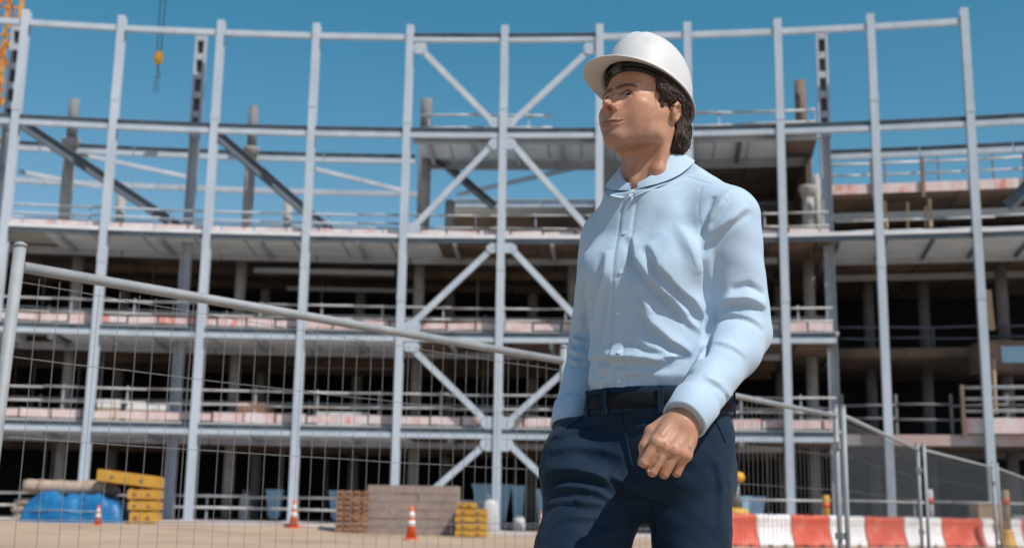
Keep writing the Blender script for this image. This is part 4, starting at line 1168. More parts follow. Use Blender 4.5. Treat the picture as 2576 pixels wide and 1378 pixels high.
def cloth_mat(name, c1, c2, rough, sheen, wv, wb):
    m = mat(name, c1, c2, 7, rough, bump=0, spec=0.2)
    n = m.node_tree.nodes; l = m.node_tree.links; b = n['Principled BSDF']
    b.inputs['Sheen Weight'].default_value = sheen; b.inputs['Sheen Roughness'].default_value = 0.5
    tc = n.new('ShaderNodeTexCoord'); no = n.new('ShaderNodeTexNoise'); no.inputs['Scale'].default_value = wv; no.inputs['Detail'].default_value = 3
    l.new(tc.outputs['Object'], no.inputs[0])
    bp = n.new('ShaderNodeBump'); bp.inputs['Strength'].default_value = wb; bp.inputs['Distance'].default_value = 0.002
    l.new(no.outputs[0], bp.inputs['Height'])
    mp2 = n.new('ShaderNodeMapping'); mp2.inputs['Rotation'].default_value = (0.3, 0.5, 0.4); mp2.inputs['Scale'].default_value = (1, 1, 0.45); l.new(tc.outputs['Object'], mp2.inputs[0])
    n3 = n.new('ShaderNodeTexNoise'); n3.inputs['Scale'].default_value = 26; n3.inputs['Detail'].default_value = 5; n3.inputs['Distortion'].default_value = 1.4; l.new(mp2.outputs[0], n3.inputs[0])
    bp2 = n.new('ShaderNodeBump'); bp2.inputs['Strength'].default_value = 0.16; bp2.inputs['Distance'].default_value = 0.006; l.new(n3.outputs[0], bp2.inputs['Height']); l.new(bp.outputs[0], bp2.inputs['Normal']); l.new(bp2.outputs[0], b.inputs['Normal'])
cloth_mat('shirt', (0.43, 0.55, 0.67), (0.41, 0.53, 0.65), 0.72, 0.15, 420, 0.12)
cloth_mat('trouser', (0.0050, 0.020, 0.044), (0.0038, 0.016, 0.035), 0.75, 0.05, 500, 0.25)
mat('belt_leather', (0.006, 0.008, 0.012), (0.004, 0.006, 0.008), 20, 0.7, spec=0.2)
mat('button', (0.62, 0.70, 0.78), (0.55, 0.63, 0.70), 40, 0.3)
mat('thread', (0.25, 0.36, 0.48), (0.22, 0.32, 0.44), 40, 0.8)
mat('hat_white', (0.60, 0.59, 0.585), (0.57, 0.56, 0.555), 6, 0.52, c3=(0.45, 0.43, 0.41), s3=9, lev3=(0.62, 0.85), rvar=0.05)
mat('hat_band', (0.016, 0.015, 0.015), (0.010, 0.010, 0.010), 30, 0.55)
mat('hat_clip', (0.10, 0.10, 0.10), (0.07, 0.07, 0.07), 30, 0.4)
mat('shoe', (0.018, 0.013, 0.010), (0.012, 0.009, 0.008), 12, 0.35)
mat('eye_white', (0.40, 0.37, 0.35), (0.34, 0.31, 0.29), 60, 0.2)
mat('iris', (0.035, 0.022, 0.014), (0.02, 0.012, 0.008), 300, 0.15)
def hair_mat():
    m = mat('hair', (0.062, 0.034, 0.020), (0.024, 0.014, 0.009), 9, 0.42, bump=0.5, bscale=60, stretch=(3, 3, 0.7), sharp=(0.3, 0.7), spec=0.5)
hair_mat()

# ---- head
HS = 1.06
HYAW = math.radians(48) - PSI
HPITCH = math.radians(15.5)
Rz = Matrix.Rotation(-HYAW, 3, 'Z'); Rx = Matrix.Rotation(HPITCH, 3, 'X'); Ry = Matrix.Rotation(math.radians(1.0), 3, 'Y')
RH = np.array(Rz @ Rx @ Ry)
EAR = PL(1692, 285, 2.555)
HC = EAR - RH @ (HS * np.array([-0.075, -0.008, -0.012]))
def h2l(p): return HC + (np.asarray(p, float) * HS) @ RH.T
def l2h(p): return ((np.asarray(p, float) - HC) @ RH) / HS

H = Field((-0.115, -0.14, -0.235), (0.115, 0.145, 0.135), 0.0018)
def surf(F, x, z):
    """foremost y of the modelled face at (x, z)"""
    i = int(round((x - F.lo[0]) / F.h)); k = int(round((z - F.lo[2]) / F.h)); q = np.where(F.D[i, :, k] < 0)[0]
    j = q.max(); a, b = F.D[i, j, k], F.D[i, j + 1, k]
    return F.lo[1] + F.h * (j + a / (a - b))
def on_face(F, pts, off): return [(x, surf(F, x, z) + off, z) for x, z in pts]
ell(H, (0, -0.004, 0.030), (0.0745, 0.094, 0.086), 0)
ell(H, (0, 0.042, 0.036), (0.058, 0.050, 0.055), 0.02)
ell(H, (0, 0.042, -0.028), (0.054, 0.049, 0.056), 0.02)
ell(H, (0, 0.064, -0.066), (0.029, 0.033, 0.030), 0.024)
ell(H, (0, 0.028, -0.064), (0.038, 0.046, 0.028), 0.025)
for s in (1, -1):
    ell(H, (s * 0.0445, 0.0525, -0.021), (0.0195, 0.023, 0.0145), 0.026)
    ell(H, (s * 0.0355, 0.044, -0.044), (0.019, 0.028, 0.030), 0.032)
    cone(H, (s * 0.058, 0.004, -0.020), (s * 0.0485, 0.003, -0.062), 0.012, 0.0125, 0.03)
    cone(H, (s * 0.0485, 0.003, -0.063), (s * 0.012, 0.068, -0.0945), 0.0120, 0.0130, 0.024)
    cone(H, (s * 0.008, 0.0885, 0.0130), (s * 0.042, 0.0770, 0.0145), 0.0098, 0.0092, 0.012)
ell(H, (0, 0.0720, -0.0945), (0.0180, 0.0165, 0.0145), 0.014)
# eye sockets and eyeballs
for s in (1, -1):
    ell(H, (s * 0.0285, 0.1025, -0.003), (0.0190, 0.0205, 0.0115), 0.008, 'sub')
    ell(H, (s * 0.0130, 0.0990, -0.004), (0.0050, 0.0130, 0.0120), 0.008, 'sub')
    ell(H, (s * 0.0290, 0.0735, -0.003), (0.0122, 0.0122, 0.0122), 0.002)
# nose
cone(H, (0, 0.0875, 0.012), (0, 0.0985, -0.012), 0.0068, 0.0064, 0.009)
cone(H, (0, 0.0985, -0.012), (0, 0.1105, -0.031), 0.0064, 0.0070, 0.007)
ell(H, (0, 0.1145, -0.0355), (0.0078, 0.0082, 0.0066), 0.006)
for s in (1, -1):
    ell(H, (s * 0.0118, 0.1015, -0.0395), (0.0060, 0.0100, 0.0060), 0.005)
    cone(H, (s * 0.011, 0.086, -0.004), (s * 0.013, 0.095, -0.036), 0.0055, 0.0058, 0.012)
for s in (1, -1):
    ell(H, (s * 0.0066, 0.1070, -0.0465), (0.0040, 0.0072, 0.0050), 0.0025, 'sub')
    ell(H, (s * 0.0200, 0.0990, -0.0380), (0.0022, 0.0045, 0.0060), 0.005, 'sub')
# mouth, laid on the surface modelled so far
lips_u = on_face(H, [(0, -0.0695), (0.009, -0.0688), (0.019, -0.0690), (0.0275, -0.0682)], -0.0012)
lips_l = on_face(H, [(0, -0.0800), (0.010, -0.0790), (0.019, -0.0758), (0.0265, -0.0702)], -0.0020)
mouth = on_face(H, [(0, -0.0745), (0.010, -0.0741), (0.020, -0.0724), (0.0285, -0.0688), (0.0320, -0.0665)], 0.0005)
naso = on_face(H, [(0.0190, -0.046), (0.0270, -0.057), (0.0325, -0.068), (0.0345, -0.076)], 0.0012)
for q in both(lips_u): chain(H, q, [0.0034, 0.0034, 0.0026, 0.0012], 0.006)
for q in both(lips_l): chain(H, q, [0.0048, 0.0044, 0.0032, 0.0012], 0.006)
mo2 = [(x, y + (0.0022 if x < 0.02 else 0.0008), z) for x, y, z in mouth]
for q in both(mo2): chain(H, q, [0.0022, 0.0022, 0.0020, 0.0016, 0.0010], 0.0016, 'sub')
ell(H, (0, surf(H, 0, -0.0872) + 0.0075, -0.0872), (0.016, 0.010, 0.0050), 0.008, 'sub')
cone(H, (0, surf(H, 0, -0.054) + 0.0015, -0.054), (0, surf(H, 0, -0.060) + 0.0010, -0.060), 0.0022, 0.0026, 0.004, 'sub')
# eyelids
lid_u = [(0.0158, 0.0822, -0.0050), (0.0212, 0.0860, 0.0002), (0.0290, 0.0872, 0.0018), (0.0370, 0.0832, 0.0000), (0.0450, 0.0738, -0.0060)]
lid_l = [(0.0158, 0.0822, -0.0055), (0.0230, 0.0848, -0.0102), (0.0320, 0.0838, -0.0110), (0.0450, 0.0738, -0.0066)]
for q in both(lid_u): chain(H, q, [0.0022, 0.0030, 0.0032, 0.0030, 0.0022], 0.003)
for q in both(lid_l): chain(H, q, [0.0020, 0.0026, 0.0026, 0.0020], 0.003)
# ears
for s in (1, -1):
    Re = np.array(Matrix.Rotation(s * math.radians(-30), 3, 'Z') @ Matrix.Rotation(math.radians(-16), 3, 'X'))
    ec = np.array([s * 0.0765, -0.0125, -0.008])
    ell(H, ec, (0.0060, 0.0172, 0.0190), 0.004, R=Re)
    def ep(y, z, x=0.0): return tuple(ec + Re @ np.array([s * x, y * 0.92, z * 0.74]))
    rim = [ep(0.012, 0.004, 0.001), ep(0.0145, 0.015, 0.003), ep(0.006, 0.0245, 0.005), ep(-0.0085, 0.0235, 0.006), ep(-0.0185, 0.012, 0.007), ep(-0.0185, -0.002, 0.006), ep(-0.012, -0.014, 0.004), ep(-0.003, -0.0215, 0.002)]
    ell(H, ep(-0.0015, -0.002, 0.009), (0.0095, 0.0098, 0.0095), 0.003, 'sub', R=Re)
    ell(H, ep(-0.004, 0.015, 0.008), (0.0065, 0.0080, 0.0050), 0.003, 'sub', R=Re)
    chain(H, rim, [0.0036] * 8, 0.0025)
    ell(H, ep(0.003, -0.0205, 0.001), (0.0055, 0.0080, 0.0070), 0.004, R=Re)
    cone(H, ep(0.0115, 0.002, 0.0), ep(0.0105, -0.008, 0.002), 0.0042, 0.0042, 0.004)
    cone(H, ep(-0.0085, 0.010, 0.004), ep(-0.007, -0.010, 0.003), 0.0028, 0.0028, 0.003)
# neck, towards the collar of the body
nb = l2h(np.array([0.020, 0.004, 1.49])); nt_ = np.array([0.0, -0.030, -0.045])
cone(H, nt_, nb, 0.0485, 0.053, 0.013)
for s in (1, -1):
    st = l2h(np.array([s * 0.018 + 0.02, 0.05, 1.50]))
    chain(H, [(s * 0.056, -0.022, -0.040), tuple((np.array([s * 0.056, -0.022, -0.04]) + st) / 2 + np.array([s * 0.006, 0.004, 0])), tuple(st)], [0.014, 0.0115, 0.009], 0.016)
lx = np.array(nt_) * 0.42 + np.array(nb) * 0.58 + np.array([0, 0.050, 0.0])
ell(H, tuple(lx), (0.009, 0.010, 0.018), 0.014)
HV, HQ = H.mesh()
HV = relax(HV, HQ, 2, 0.4)
# intrinsic colour of the skin: brows, lips, lash line, stubble; plus painted shade in the mouth crease
tone = np.ones((len(HV), 3))
def paint(P, w, col, soft=0.5):
    global tone
    Pn = []
    for q in P:
        k = np.where((np.abs(HV[:, 0] - q[0]) < 0.0035) & (np.abs(HV[:, 2] - q[2]) < 0.0035) & (HV[:, 1] > 0.03))[0]
        Pn.append(HV[k[np.argmax(HV[k, 1])]] if len(k) else q)
    d, t = polydist(HV, Pn); ww = w if np.isscalar(w) else np.interp(t, np.linspace(0, 1, len(w)), w)
    k = np.clip((ww - d) / (ww * soft), 0, 1)[:, None]
    tone = tone * (1 - k) + tone * np.array(col) * k
stub = np.clip((-(HV[:, 2]) - 0.045) / 0.03, 0, 1) * np.clip((HV[:, 1] - 0.0) / 0.02, 0, 1) * np.clip((HV[:, 2] + 0.135) / 0.02, 0, 1)
tone *= 1 - stub[:, None] * np.array([0.22, 0.19, 0.14]) * (0.75 + 0.35 * rng.random((len(HV), 1)))
tone *= 1 + 0.05 * noise3(HV, 90, 31)[:, None] * np.array([0.6, 1.0, 1.0])
mid = np.exp(-((HV[:, 0] / 0.018) ** 2 + ((HV[:, 1] - 0.112) / 0.014) ** 2 + ((HV[:, 2] + 0.04) / 0.014) ** 2))[:, None]; tone *= 1 + mid * np.array([0.04, -0.08, -0.08])
blush = np.exp(-((np.abs(HV[:, 0]) - 0.045) ** 2 + (HV[:, 1] - 0.07) ** 2 + (HV[:, 2] + 0.035) ** 2) / 0.025 ** 2)[:, None]
tone *= 1 + blush * np.array([0.05, -0.04, -0.05])
for q in both([(0.009, 0.09, 0.0065), (0.018, 0.09, 0.0095), (0.031, 0.085, 0.0118), (0.044, 0.075, 0.0105), (0.052, 0.07, 0.0065)]): paint(q, [0.0052, 0.0074, 0.0066, 0.0050, 0.0026], (0.14, 0.11, 0.10), 0.9)
for q in both([(0.0165, 0.084, -0.0052), (0.0215, 0.088, -0.0020), (0.0290, 0.089, -0.0006), (0.0370, 0.085, -0.0020), (0.0455, 0.076, -0.0070)]): paint(q, [0.0015, 0.0024, 0.0026, 0.0026, 0.0016], (0.10, 0.09, 0.09), 0.6)
for q in both([(x, y, z) for x, y, z in lips_u]): paint(q, [0.0044, 0.0042, 0.0032, 0.0016], (0.90, 0.74, 0.74), 0.7)
for q in both([(x, y, z) for x, y, z in lips_l]): paint(q, [0.0054, 0.0050, 0.0038, 0.0016], (0.94, 0.78, 0.78), 0.7)
for q in both(mouth): paint(q, [0.0020, 0.0020, 0.0018, 0.0016, 0.0012], (0.45, 0.32, 0.32), 0.7)  # darkens the crease between the lips in place of shade
HVl = h2l(HV)
keep_all = [(HVl, HQ, tone)]

# eyes: iris and white, set into the lids
eyes = []
for s in (1, -1):
    mb = MB(); c = h2l((s * 0.0290, 0.0738, -0.003)); n1, n2 = 16, 10
    gaze = RH @ np.array([-0.06, 0.99, 0.02]); gaze /= np.linalg.norm(gaze)
    eyes.append((c, gaze))

# ---- shirt
S = Field((-0.36, -0.24, 1.00), (0.34, 0.42, 1.66), 0.0034)
TZ = np.array([0.98, 1.04, 1.095, 1.135, 1.18, 1.26, 1.34, 1.41, 1.465, 1.515, 1.555, 1.60, 1.66])
TA = np.array([.126, .130, .138, .150, .146, .150, .162, .170, .166, .140, .108, .084, .070])
TB = np.array([.092, .096, .112, .124, .122, .124, .128, .124, .112, .100, .092, .084, .070])
TC = np.array([.004, .004, .004, .008, .008, .008, .006, .000, -.006, -.006, -.002, .004, .004])
TX = np.array([0, 0, 0, 0, 0, 0, 0, 0, 0, .010, .018, .022, .022])
def f_torso(off=0.0, ex=2.3):
    def fn(x, y, z):
        zz = z.ravel(); sh = (1, 1, -1)
        a = (np.interp(zz, TZ, TA) + off).reshape(sh); b = (np.interp(zz, TZ, TB) + off).reshape(sh); c = np.interp(zz, TZ, TC).reshape(sh); xo = np.interp(zz, TZ, TX).reshape(sh)
        r = (np.abs((x - xo) / a) ** ex + np.abs((y - c) / b) ** ex) ** (1 / ex)
        return ((r - 1) * np.minimum(a, b)).astype(np.float32)
    return fn
S.put(f_torso(), (-.25, -.2, 1.0), (.25, .25, 1.65), 0)
ASL, AEL, AWL = PL(1832, 545, 2.515), PL(1872, 836, 2.535), PL(1728, 1046, 2.360)      # his left arm
ASR, AER, AWR = PL(1524, 600, 2.735), PL(1486, 850, 2.85), PL(1440, 1050, 2.735)      # his right arm, hand in pocket
for s in (1, -1):
    sh = ASR if s > 0 else ASL
    cone(S, (s * 0.045 + 0.012, -0.028, 1.612), tuple(sh + np.array([-s * 0.015, -0.005, 0.012])), 0.040, 0.056, 0.04)
    ell(S, (s * 0.078, 0.085, 1.375), (0.075, 0.050, 0.062), 0.03)
    ell(S, (s * 0.09, -0.07, 1.40), (0.08, 0.055, 0.10), 0.03)
def arm(F, a, e, w, r, k=0.025):
    cone(F, a, e, r[0], r[1], 0.008); cone(F, e, w, r[1], r[2], 0.008)
ell(S, tuple(ASL + np.array([0.012, 0, -0.02])), (0.066, 0.066, 0.078), 0.04)
ell(S, tuple(ASR + np.array([-0.012, 0, -0.02])), (0.060, 0.062, 0.075), 0.04)
arm(S, ASL, AEL, AWL, (0.066, 0.059, 0.0425))
ell(S, tuple(AEL + (AWL - AEL) * 0.2 + np.array([0, -0.004, -0.004])), (0.058, 0.060, 0.060), 0.02)
arm(S, ASR, AER, AWR, (0.058, 0.050, 0.042))
# flat end of the sleeves at the wrist
def wall(F, p, d, lo, hi):
    d = d / np.linalg.norm(d)
    sl = F.sl(lo, hi); x, y, z = F.pts(sl)
    F.D[sl] = np.maximum(F.D[sl], ((x - p[0]) * d[0] + (y - p[1]) * d[1] + (z - p[2]) * d[2]).astype(np.float32))
dL = AWL - AEL; dR = AWR - AER
wall(S, AWL + dL / np.linalg.norm(dL) * 0.012, dL, AWL - 0.09, AWL + 0.09)
wall(S, AWR + dR / np.linalg.norm(dR) * 0.01, dR, AWR - 0.08, AWR + 0.08)
sl = S.sl((-1, -1, 0), (1, 1, 3)); x, y, z = S.pts(sl)
S.D = np.maximum(S.D, np.where((np.abs(x) < 0.12) & (y < 0.16) & (y > -0.2), (z - (1.602 + 0.052 * np.clip(-(y - 0.006) / 0.07, -1, 1))), -1).astype(np.float32))   # neck opening
tors = (np.abs(x) < 0.17) & (y < 0.13)
SV, SQ = S.mesh()
SV = relax(SV, SQ, 2, 0.5)
SV0 = SV.copy()
SN = vnormals(SV, SQ)
SPX, SPY, SPZ = proj(l2w(SV0))
def side_of(px, X, Y):
    """which side of the drawn line a point lies on: +1 where the slope is steep"""
    P = np.asarray(px, float); best = np.full(len(X), 1e9); sg = np.ones(len(X))
    for i in range(len(P) - 1):
        t_ = P[i + 1] - P[i]; k = np.clip(((X - P[i, 0]) * t_[0] + (Y - P[i, 1]) * t_[1]) / (t_ @ t_), 0, 1)
        ox, oy = X - P[i, 0] - k * t_[0], Y - P[i, 1] - k * t_[1]; d = np.hypot(ox, oy); m = d < best
        best[m] = d[m]; sg[m] = np.sign(t_[0] * oy - t_[1] * ox)[m]
    return sg
def crest(px, A, ws, wg, taper=0.3):
    """a fold with one steep and one gentle side"""
    global SV
    P = pick(SV0, px); d, t = polydist(SV0, P)
    e = np.clip(t / taper, 0, 1) * np.clip((1 - t) / taper, 0, 1)
    sg = side_of(px, SPX, SPY); w = np.where(sg > 0, ws, wg)
    SV = SV + SN * (A * (np.exp(-(d / w) ** 1.6) - 0.35 * np.where(sg > 0, np.exp(-((d - 2.2 * ws) / (1.3 * ws)) ** 2), 0)) * np.sqrt(e))[:, None]
def fold(px, A, w, taper=0.25, asym=0.0):
    """a crease along picture-space points laid on the cloth; A>0 ridge, A<0 valley"""
    global SV
    P = pick(SV0, px)
    d, t = polydist(SV0, P)
    e = np.clip(t / taper, 0, 1) * np.clip((1 - t) / taper, 0, 1)
    SV = SV + SN * (A * np.exp(-(d / w) ** 2) * np.sqrt(np.maximum(e, 0.0)))[:, None]
for px, A, ws, wg in (([(1632, 612), (1662, 668), (1702, 712), (1745, 760), (1776, 808)], 0.0150, 0.0065, 0.024), ([(1586, 590), (1604, 652), (1640, 702), (1690, 748), (1728, 796)], 0.0140, 0.0065, 0.022),
                      ([(1604, 755), (1640, 815), (1690, 858), (1745, 892)], 0.0130, 0.0060, 0.020), ([(1592, 690), (1612, 742), (1640, 795)], 0.0060, 0.005, 0.014), ([(1527, 630), (1522, 690), (1507, 745), (1498, 810)], 0.0110, 0.007, 0.018),
                      ([(1545, 700), (1532, 770), (1518, 850), (1510, 900)], 0.0060, 0.006, 0.014), ([(1474, 905), (1548, 898), (1650, 906), (1762, 892)], 0.0150, 0.007, 0.020), ([(1500, 940), (1532, 926), (1556, 902)], 0.0060, 0.004, 0.010),
                      ([(1700, 560), (1732, 620), (1756, 690)], 0.0060, 0.010, 0.03), ([(1588, 838), (1630, 872), (1680, 888)], 0.0055, 0.005, 0.012), ([(1655, 700), (1690, 760), (1740, 815), (1770, 838)], 0.0060, 0.005, 0.014),
                      ([(1768, 606), (1786, 560), (1812, 518), (1846, 478)], 0.0095, 0.005, 0.012), ([(1770, 616), (1800, 582), (1840, 552), (1884, 520)], 0.0100, 0.005, 0.013),
                      ([(1795, 776), (1835, 752), (1878, 750), (1926, 776)], 0.0120, 0.0055, 0.011), ([(1800, 806), (1840, 790), (1890, 802), (1922, 826)], 0.0060, 0.005, 0.012), ([(1770, 948), (1800, 962), (1838, 1004)], 0.0065, 0.005, 0.010), ([(1790, 862), (1830, 868), (1880, 900)], 0.0035, 0.005, 0.014),
                      ([(1438, 850), (1455, 860), (1474, 856)], 0.0080, 0.004, 0.006), ([(1435, 878), (1452, 890), (1470, 884)], 0.0075, 0.004, 0.006), ([(1432, 905), (1450, 914), (1468, 906)], 0.0050, 0.004, 0.006),
                      ([(1412, 1000), (1438, 1012), (1458, 998)], 0.0070, 0.004, 0.008), ([(1410, 1028), (1434, 1038), (1454, 1022)], 0.0060, 0.004, 0.007)):
    crest(px, A, ws, wg)
F_ = [([(1768, 585), (1774, 650), (1783, 720), (1788, 775), (1778, 850), (1765, 900)], -0.020, 0.010), ([(1838, 730), (1884, 716), (1924, 742)], -0.009, 0.008), ([(1796, 492), (1776, 540), (1768, 590)], -0.008, 0.007),
      ([(1462, 640), (1466, 720), (1470, 800), (1472, 880)], -0.012, 0.009), ([(1500, 942), (1600, 952), (1740, 934)], -0.009, 0.010)]
for px, A, w in F_: fold(px, A, w)
SV = relax(SV, SQ, 1, 0.5)
SN2 = vnormals(SV, SQ)
amp = 0.0012 * noise3(SV0 * np.array([1, 1, 0.6]), 26, 3) + 0.0009 * noise3(SV0, 60, 4)
SV = SV + SN2 * amp[:, None]
# button band, a strip standing slightly proud down the front
plk = pick(SV0, [(1583, 510), (1577, 545), (1571, 590), (1566, 640), (1562, 690), (1558, 740), (1556, 790), (1555, 840), (1554, 890), (1556, 935), (1560, 970)])
d, t = polydist(SV0, plk)
SV = SV + SN2 * (0.0024 * np.clip((0.0150 - d) / 0.0025, 0, 1) - 0.0016 * np.exp(-((d - 0.0175) / 0.0025) ** 2) - 0.0008 * np.exp(-((d - 0.0115) / 0.002) ** 2))[:, None]
# stitched shoulder seam and yoke
for px in ([(1762, 470), (1756, 520), (1760, 565), (1770, 600)], [(1722, 445), (1752, 452), (1790, 462)]):
    dd, tt = polydist(SV0, pick(SV0, px)); SV = SV - SN2 * (0.0013 * np.exp(-(dd / 0.0030) ** 2))[:, None]
shirt = smooth_obj('shirt', SV, SQ, 'shirt', pman)

# cuffs
def cuff(w, dvec, rad, ln, name='cuff', off=0.0):
    dvec = dvec / np.linalg.norm(dvec); a = np.cross(dvec, [0, 0, 1.0]); a /= np.linalg.norm(a); b = np.cross(dvec, a)
    mb = MB(); prof = [(-ln, 0.001), (-ln + 0.004, 0.0035), (-ln * 0.5, 0.003), (-0.004, 0.0035), (0.0, 0.001), (-0.001, -0.003), (-0.03, -0.004)]
    n = 36; vs = []; fs = []
    for (u, o) in prof:
        for k in range(n):
            th = 2 * math.pi * k / n; wob = 1 + 0.02 * math.sin(3 * th + 1) + 0.012 * math.sin(5 * th)
            r = (rad + (-u) * 0.045) * wob + o
            vs.append(w + dvec * (u + off) + (a * math.cos(th) + b * math.sin(th)) * r)
    for i in range(len(prof) - 1):
        for k in range(n): fs.append((i * n + k, i * n + (k + 1) % n, (i + 1) * n + (k + 1) % n, (i + 1) * n + k))
    mb.add(vs, fs, True); return mb.build(name, 'shirt', shirt)
cuff(AWL, dL, 0.0425, 0.068, off=0.016)
cuff(AWR, dR, 0.0425, 0.065, off=0.034)

# buttons on the band
def disc(p, n, r, th, m_, name, parent):
    n = n / np.linalg.norm(n); a = np.cross(n, [0, 0, 1.0]); a /= np.linalg.norm(a); b = np.cross(n, a)
    mb = MB(); vs = []; k = 14
    for (rr, h) in ((r, 0), (r, th * 0.7), (r * 0.8, th), (r * 0.55, th * 0.75)):
        for i in range(k): th_ = 2 * math.pi * i / k; vs.append(p + n * h + (a * math.cos(th_) + b * math.sin(th_)) * rr)
    fs = [(j * k + i, j * k + (i + 1) % k, (j + 1) * k + (i + 1) % k, (j + 1) * k + i) for j in range(3) for i in range(k)] + [tuple(3 * k + i for i in range(k))]
    mb.add(vs, fs, True); return mb.build(name, m_, parent)
SNf = vnormals(SV, SQ)
for px in ((1571, 587), (1563, 686), (1557, 788), (1556, 887), (1561, 957)):
    p = pick(SV, [px])[0]; i = np.argmin(((SV - p) ** 2).sum(1))
    disc(SV[i] + SNf[i] * 0.0005, SNf[i], 0.0050, 0.0022, 'button', 'button', shirt)

# collar: stand, fold and leaf round the neck, open at the throat
def fsample(F, p):
    i = np.clip(np.round((np.asarray(p) - F.lo) / F.h).astype(int), 0, F.n - 1); return F.D[tuple(i)]
def collar():
    n = 64; rows = []
    for i in range(n + 1):
        f = i / n; th = math.radians(9 + 342 * f)                    # from his right front, round the back, to his left front
        cx, sy = math.sin(th), math.cos(th)                          # x right, y forward
        fr = max(0.0, sy)                                            # 1 in front
        bk = max(0.0, -sy)
        tip = max(0.0, math.cos(th)) ** 3
        aa = math.degrees(math.acos(max(-1, min(1, sy)))); sp = sstep(6, 72, aa)
        base = np.array([0.022 + 0.0600 * cx, 0.008 + 0.066 * sy, 1.544 + 0.108 * ((1 - sy) / 2) ** 0.8])
        outw = np.array([cx, sy, 0.0])
        stand = 0.040 - 0.014 * fr
        top = base + np.array([0, 0, stand]) - outw * 0.003 + np.array([0, -0.004, 0]) * 1
        leaf = 0.010 + 0.044 * min(1.0, aa / 68.0) - 0.012 * sstep(85, 170, aa)
        spread = 0.55 * leaf
        mid = top + outw * 0.006 + np.array([0, 0, -0.0005])
        side = np.array([0.0, 0.0, 0.0])
        low = top + outw * spread + np.array([0, 0, -leaf]) + side
        half = (mid + low) / 2 + outw * 0.003 + np.array([0, 0, 0.001])
        for _ in range(14):                                              # keep the leaf clear of the shoulder
            if fsample(S, low) > 0.006: break
            low = low + outw * 0.0022 + np.array([0, 0, 0.0026])
        half = (mid + low) / 2 + outw * 0.001 + np.array([0, 0, 0.001])
        inn = low - outw * 0.002 + np.array([0, 0, 0.0005])
        back = half - outw * 0.0035
        rows.append([base - np.array([0, 0, 0.014]) + outw * 0.030, base - np.array([0, 0, 0.002]) + outw * 0.006, base, (base + top) / 2, top, mid, half, low, inn, back, top + outw * 0.003 - np.array([0, 0, 0.006])])
    k = len(rows[0]); V = np.array([p for r in rows for p in r])
    Q = [(i * k + j, i * k + j + 1, (i + 1) * k + j + 1, (i + 1) * k + j) for i in range(n) for j in range(k - 1)]
    return V, np.array(Q)
CV, CQ = collar()
_c = CV.reshape(65, -1, 3)
for _ in range(5): _c[1:-1] = 0.25 * _c[:-2] + 0.5 * _c[1:-1] + 0.25 * _c[2:]
CV = _c.reshape(-1, 3)
CV = CV + 0.0006 * np.stack([noise3(CV, 50, 8), noise3(CV, 50, 9), noise3(CV, 50, 10)], 1)
col_ob = smooth_obj('collar', CV, CQ, 'shirt', shirt)
col_ob.data.set_sharp_from_angle(angle=math.radians(38))
p = pick(SV, [(1589, 494)])[0]; i = np.argmin(((SV - p) ** 2).sum(1))
disc(SV[i] + SNf[i] * 0.004, SNf[i], 0.0050, 0.0022, 'button', 'button', shirt)

# ---- trousers
T = Field((-0.25, -0.45, 0.06), (0.32, 0.50, 1.13), 0.0050)
WZ = np.array([0.84, 0.88, 0.91, 0.96, 1.02, 1.06, 1.10, 1.14])
WA = np.array([.060, .115, .145, .164, .162, .156, .153, .153]); WB = np.array([.050, .090, .112, .128, .126, .121, .118, .118]); WC = np.array([.0, .0, -.004, -.006, -.002, .004, .004, .004])
def f_hip(x, y, z):
    zz = z.ravel(); sh = (1, 1, -1)
    a = np.interp(zz, WZ, WA).reshape(sh); b = np.interp(zz, WZ, WB).reshape(sh); c = np.interp(zz, WZ, WC).reshape(sh)
    r = (np.abs(x / a) ** 2.2 + np.abs((y - c) / b) ** 2.2) ** (1 / 2.2)
    d = (r - 1) * np.minimum(a, b)
    return np.maximum(np.maximum(d, z - 1.112), 0.85 - z).astype(np.float32)
T.put(f_hip, (-.22, -.2, .86), (.22, .2, 1.1), 0)
KR, AR_ = np.array([0.135, 0.285, 0.52]), np.array([0.135, 0.30, 0.11]); KL, AL_ = np.array([-0.085, 0.02, 0.50]), np.array([-0.095, -0.20, 0.175])
cone(T, (0.112, 0.048, 0.915), KR, 0.104, 0.082, 0.045); cone(T, KR, AR_, 0.078, 0.062, 0.03)
cone(T, (-0.070, 0.0, 0.915), KL, 0.088, 0.074, 0.022); cone(T, KL, AL_, 0.076, 0.060, 0.03)
ell(T, (0.085, -0.085, 0.91), (0.085, 0.07, 0.085), 0.03); ell(T, (-0.065, -0.075, 0.92), (0.075, 0.065, 0.080), 0.03)
# hand and forearm in the pocket push the cloth out
PKT = PL(1432, 1178, 2.64)
cone(T, AWR + dR / np.linalg.norm(dR) * 0.03, PKT, 0.040, 0.044, 0.06); ell(T, tuple(PKT), (0.044, 0.046, 0.080), 0.07)
wall(T, AWR + dR / np.linalg.norm(dR) * 0.035, -dR, AWR - 0.09, AWR + 0.07)
for a, sgn in ((AR_, 1), (AL_, -1)): wall(T, a + np.array([0, 0, -0.03]), np.array([0, 0, -1.0]), a - 0.12, a + np.array([0.12, 0.12, 0.03]))
TV, TQ = T.mesh(); TV = relax(TV, TQ, 2, 0.5); TV0 = TV.copy(); TN = vnormals(TV, TQ)
def tfold(px, A, w, taper=0.25):
    global TV
    d, t = polydist(TV0, pick(TV0, px)); e = np.clip(t / taper, 0, 1) * np.clip((1 - t) / taper, 0, 1)
    TV = TV + TN * (A * np.exp(-(d / w) ** 2) * np.sqrt(e))[:, None]
TPX, TPY, TPZ = proj(l2w(TV0))
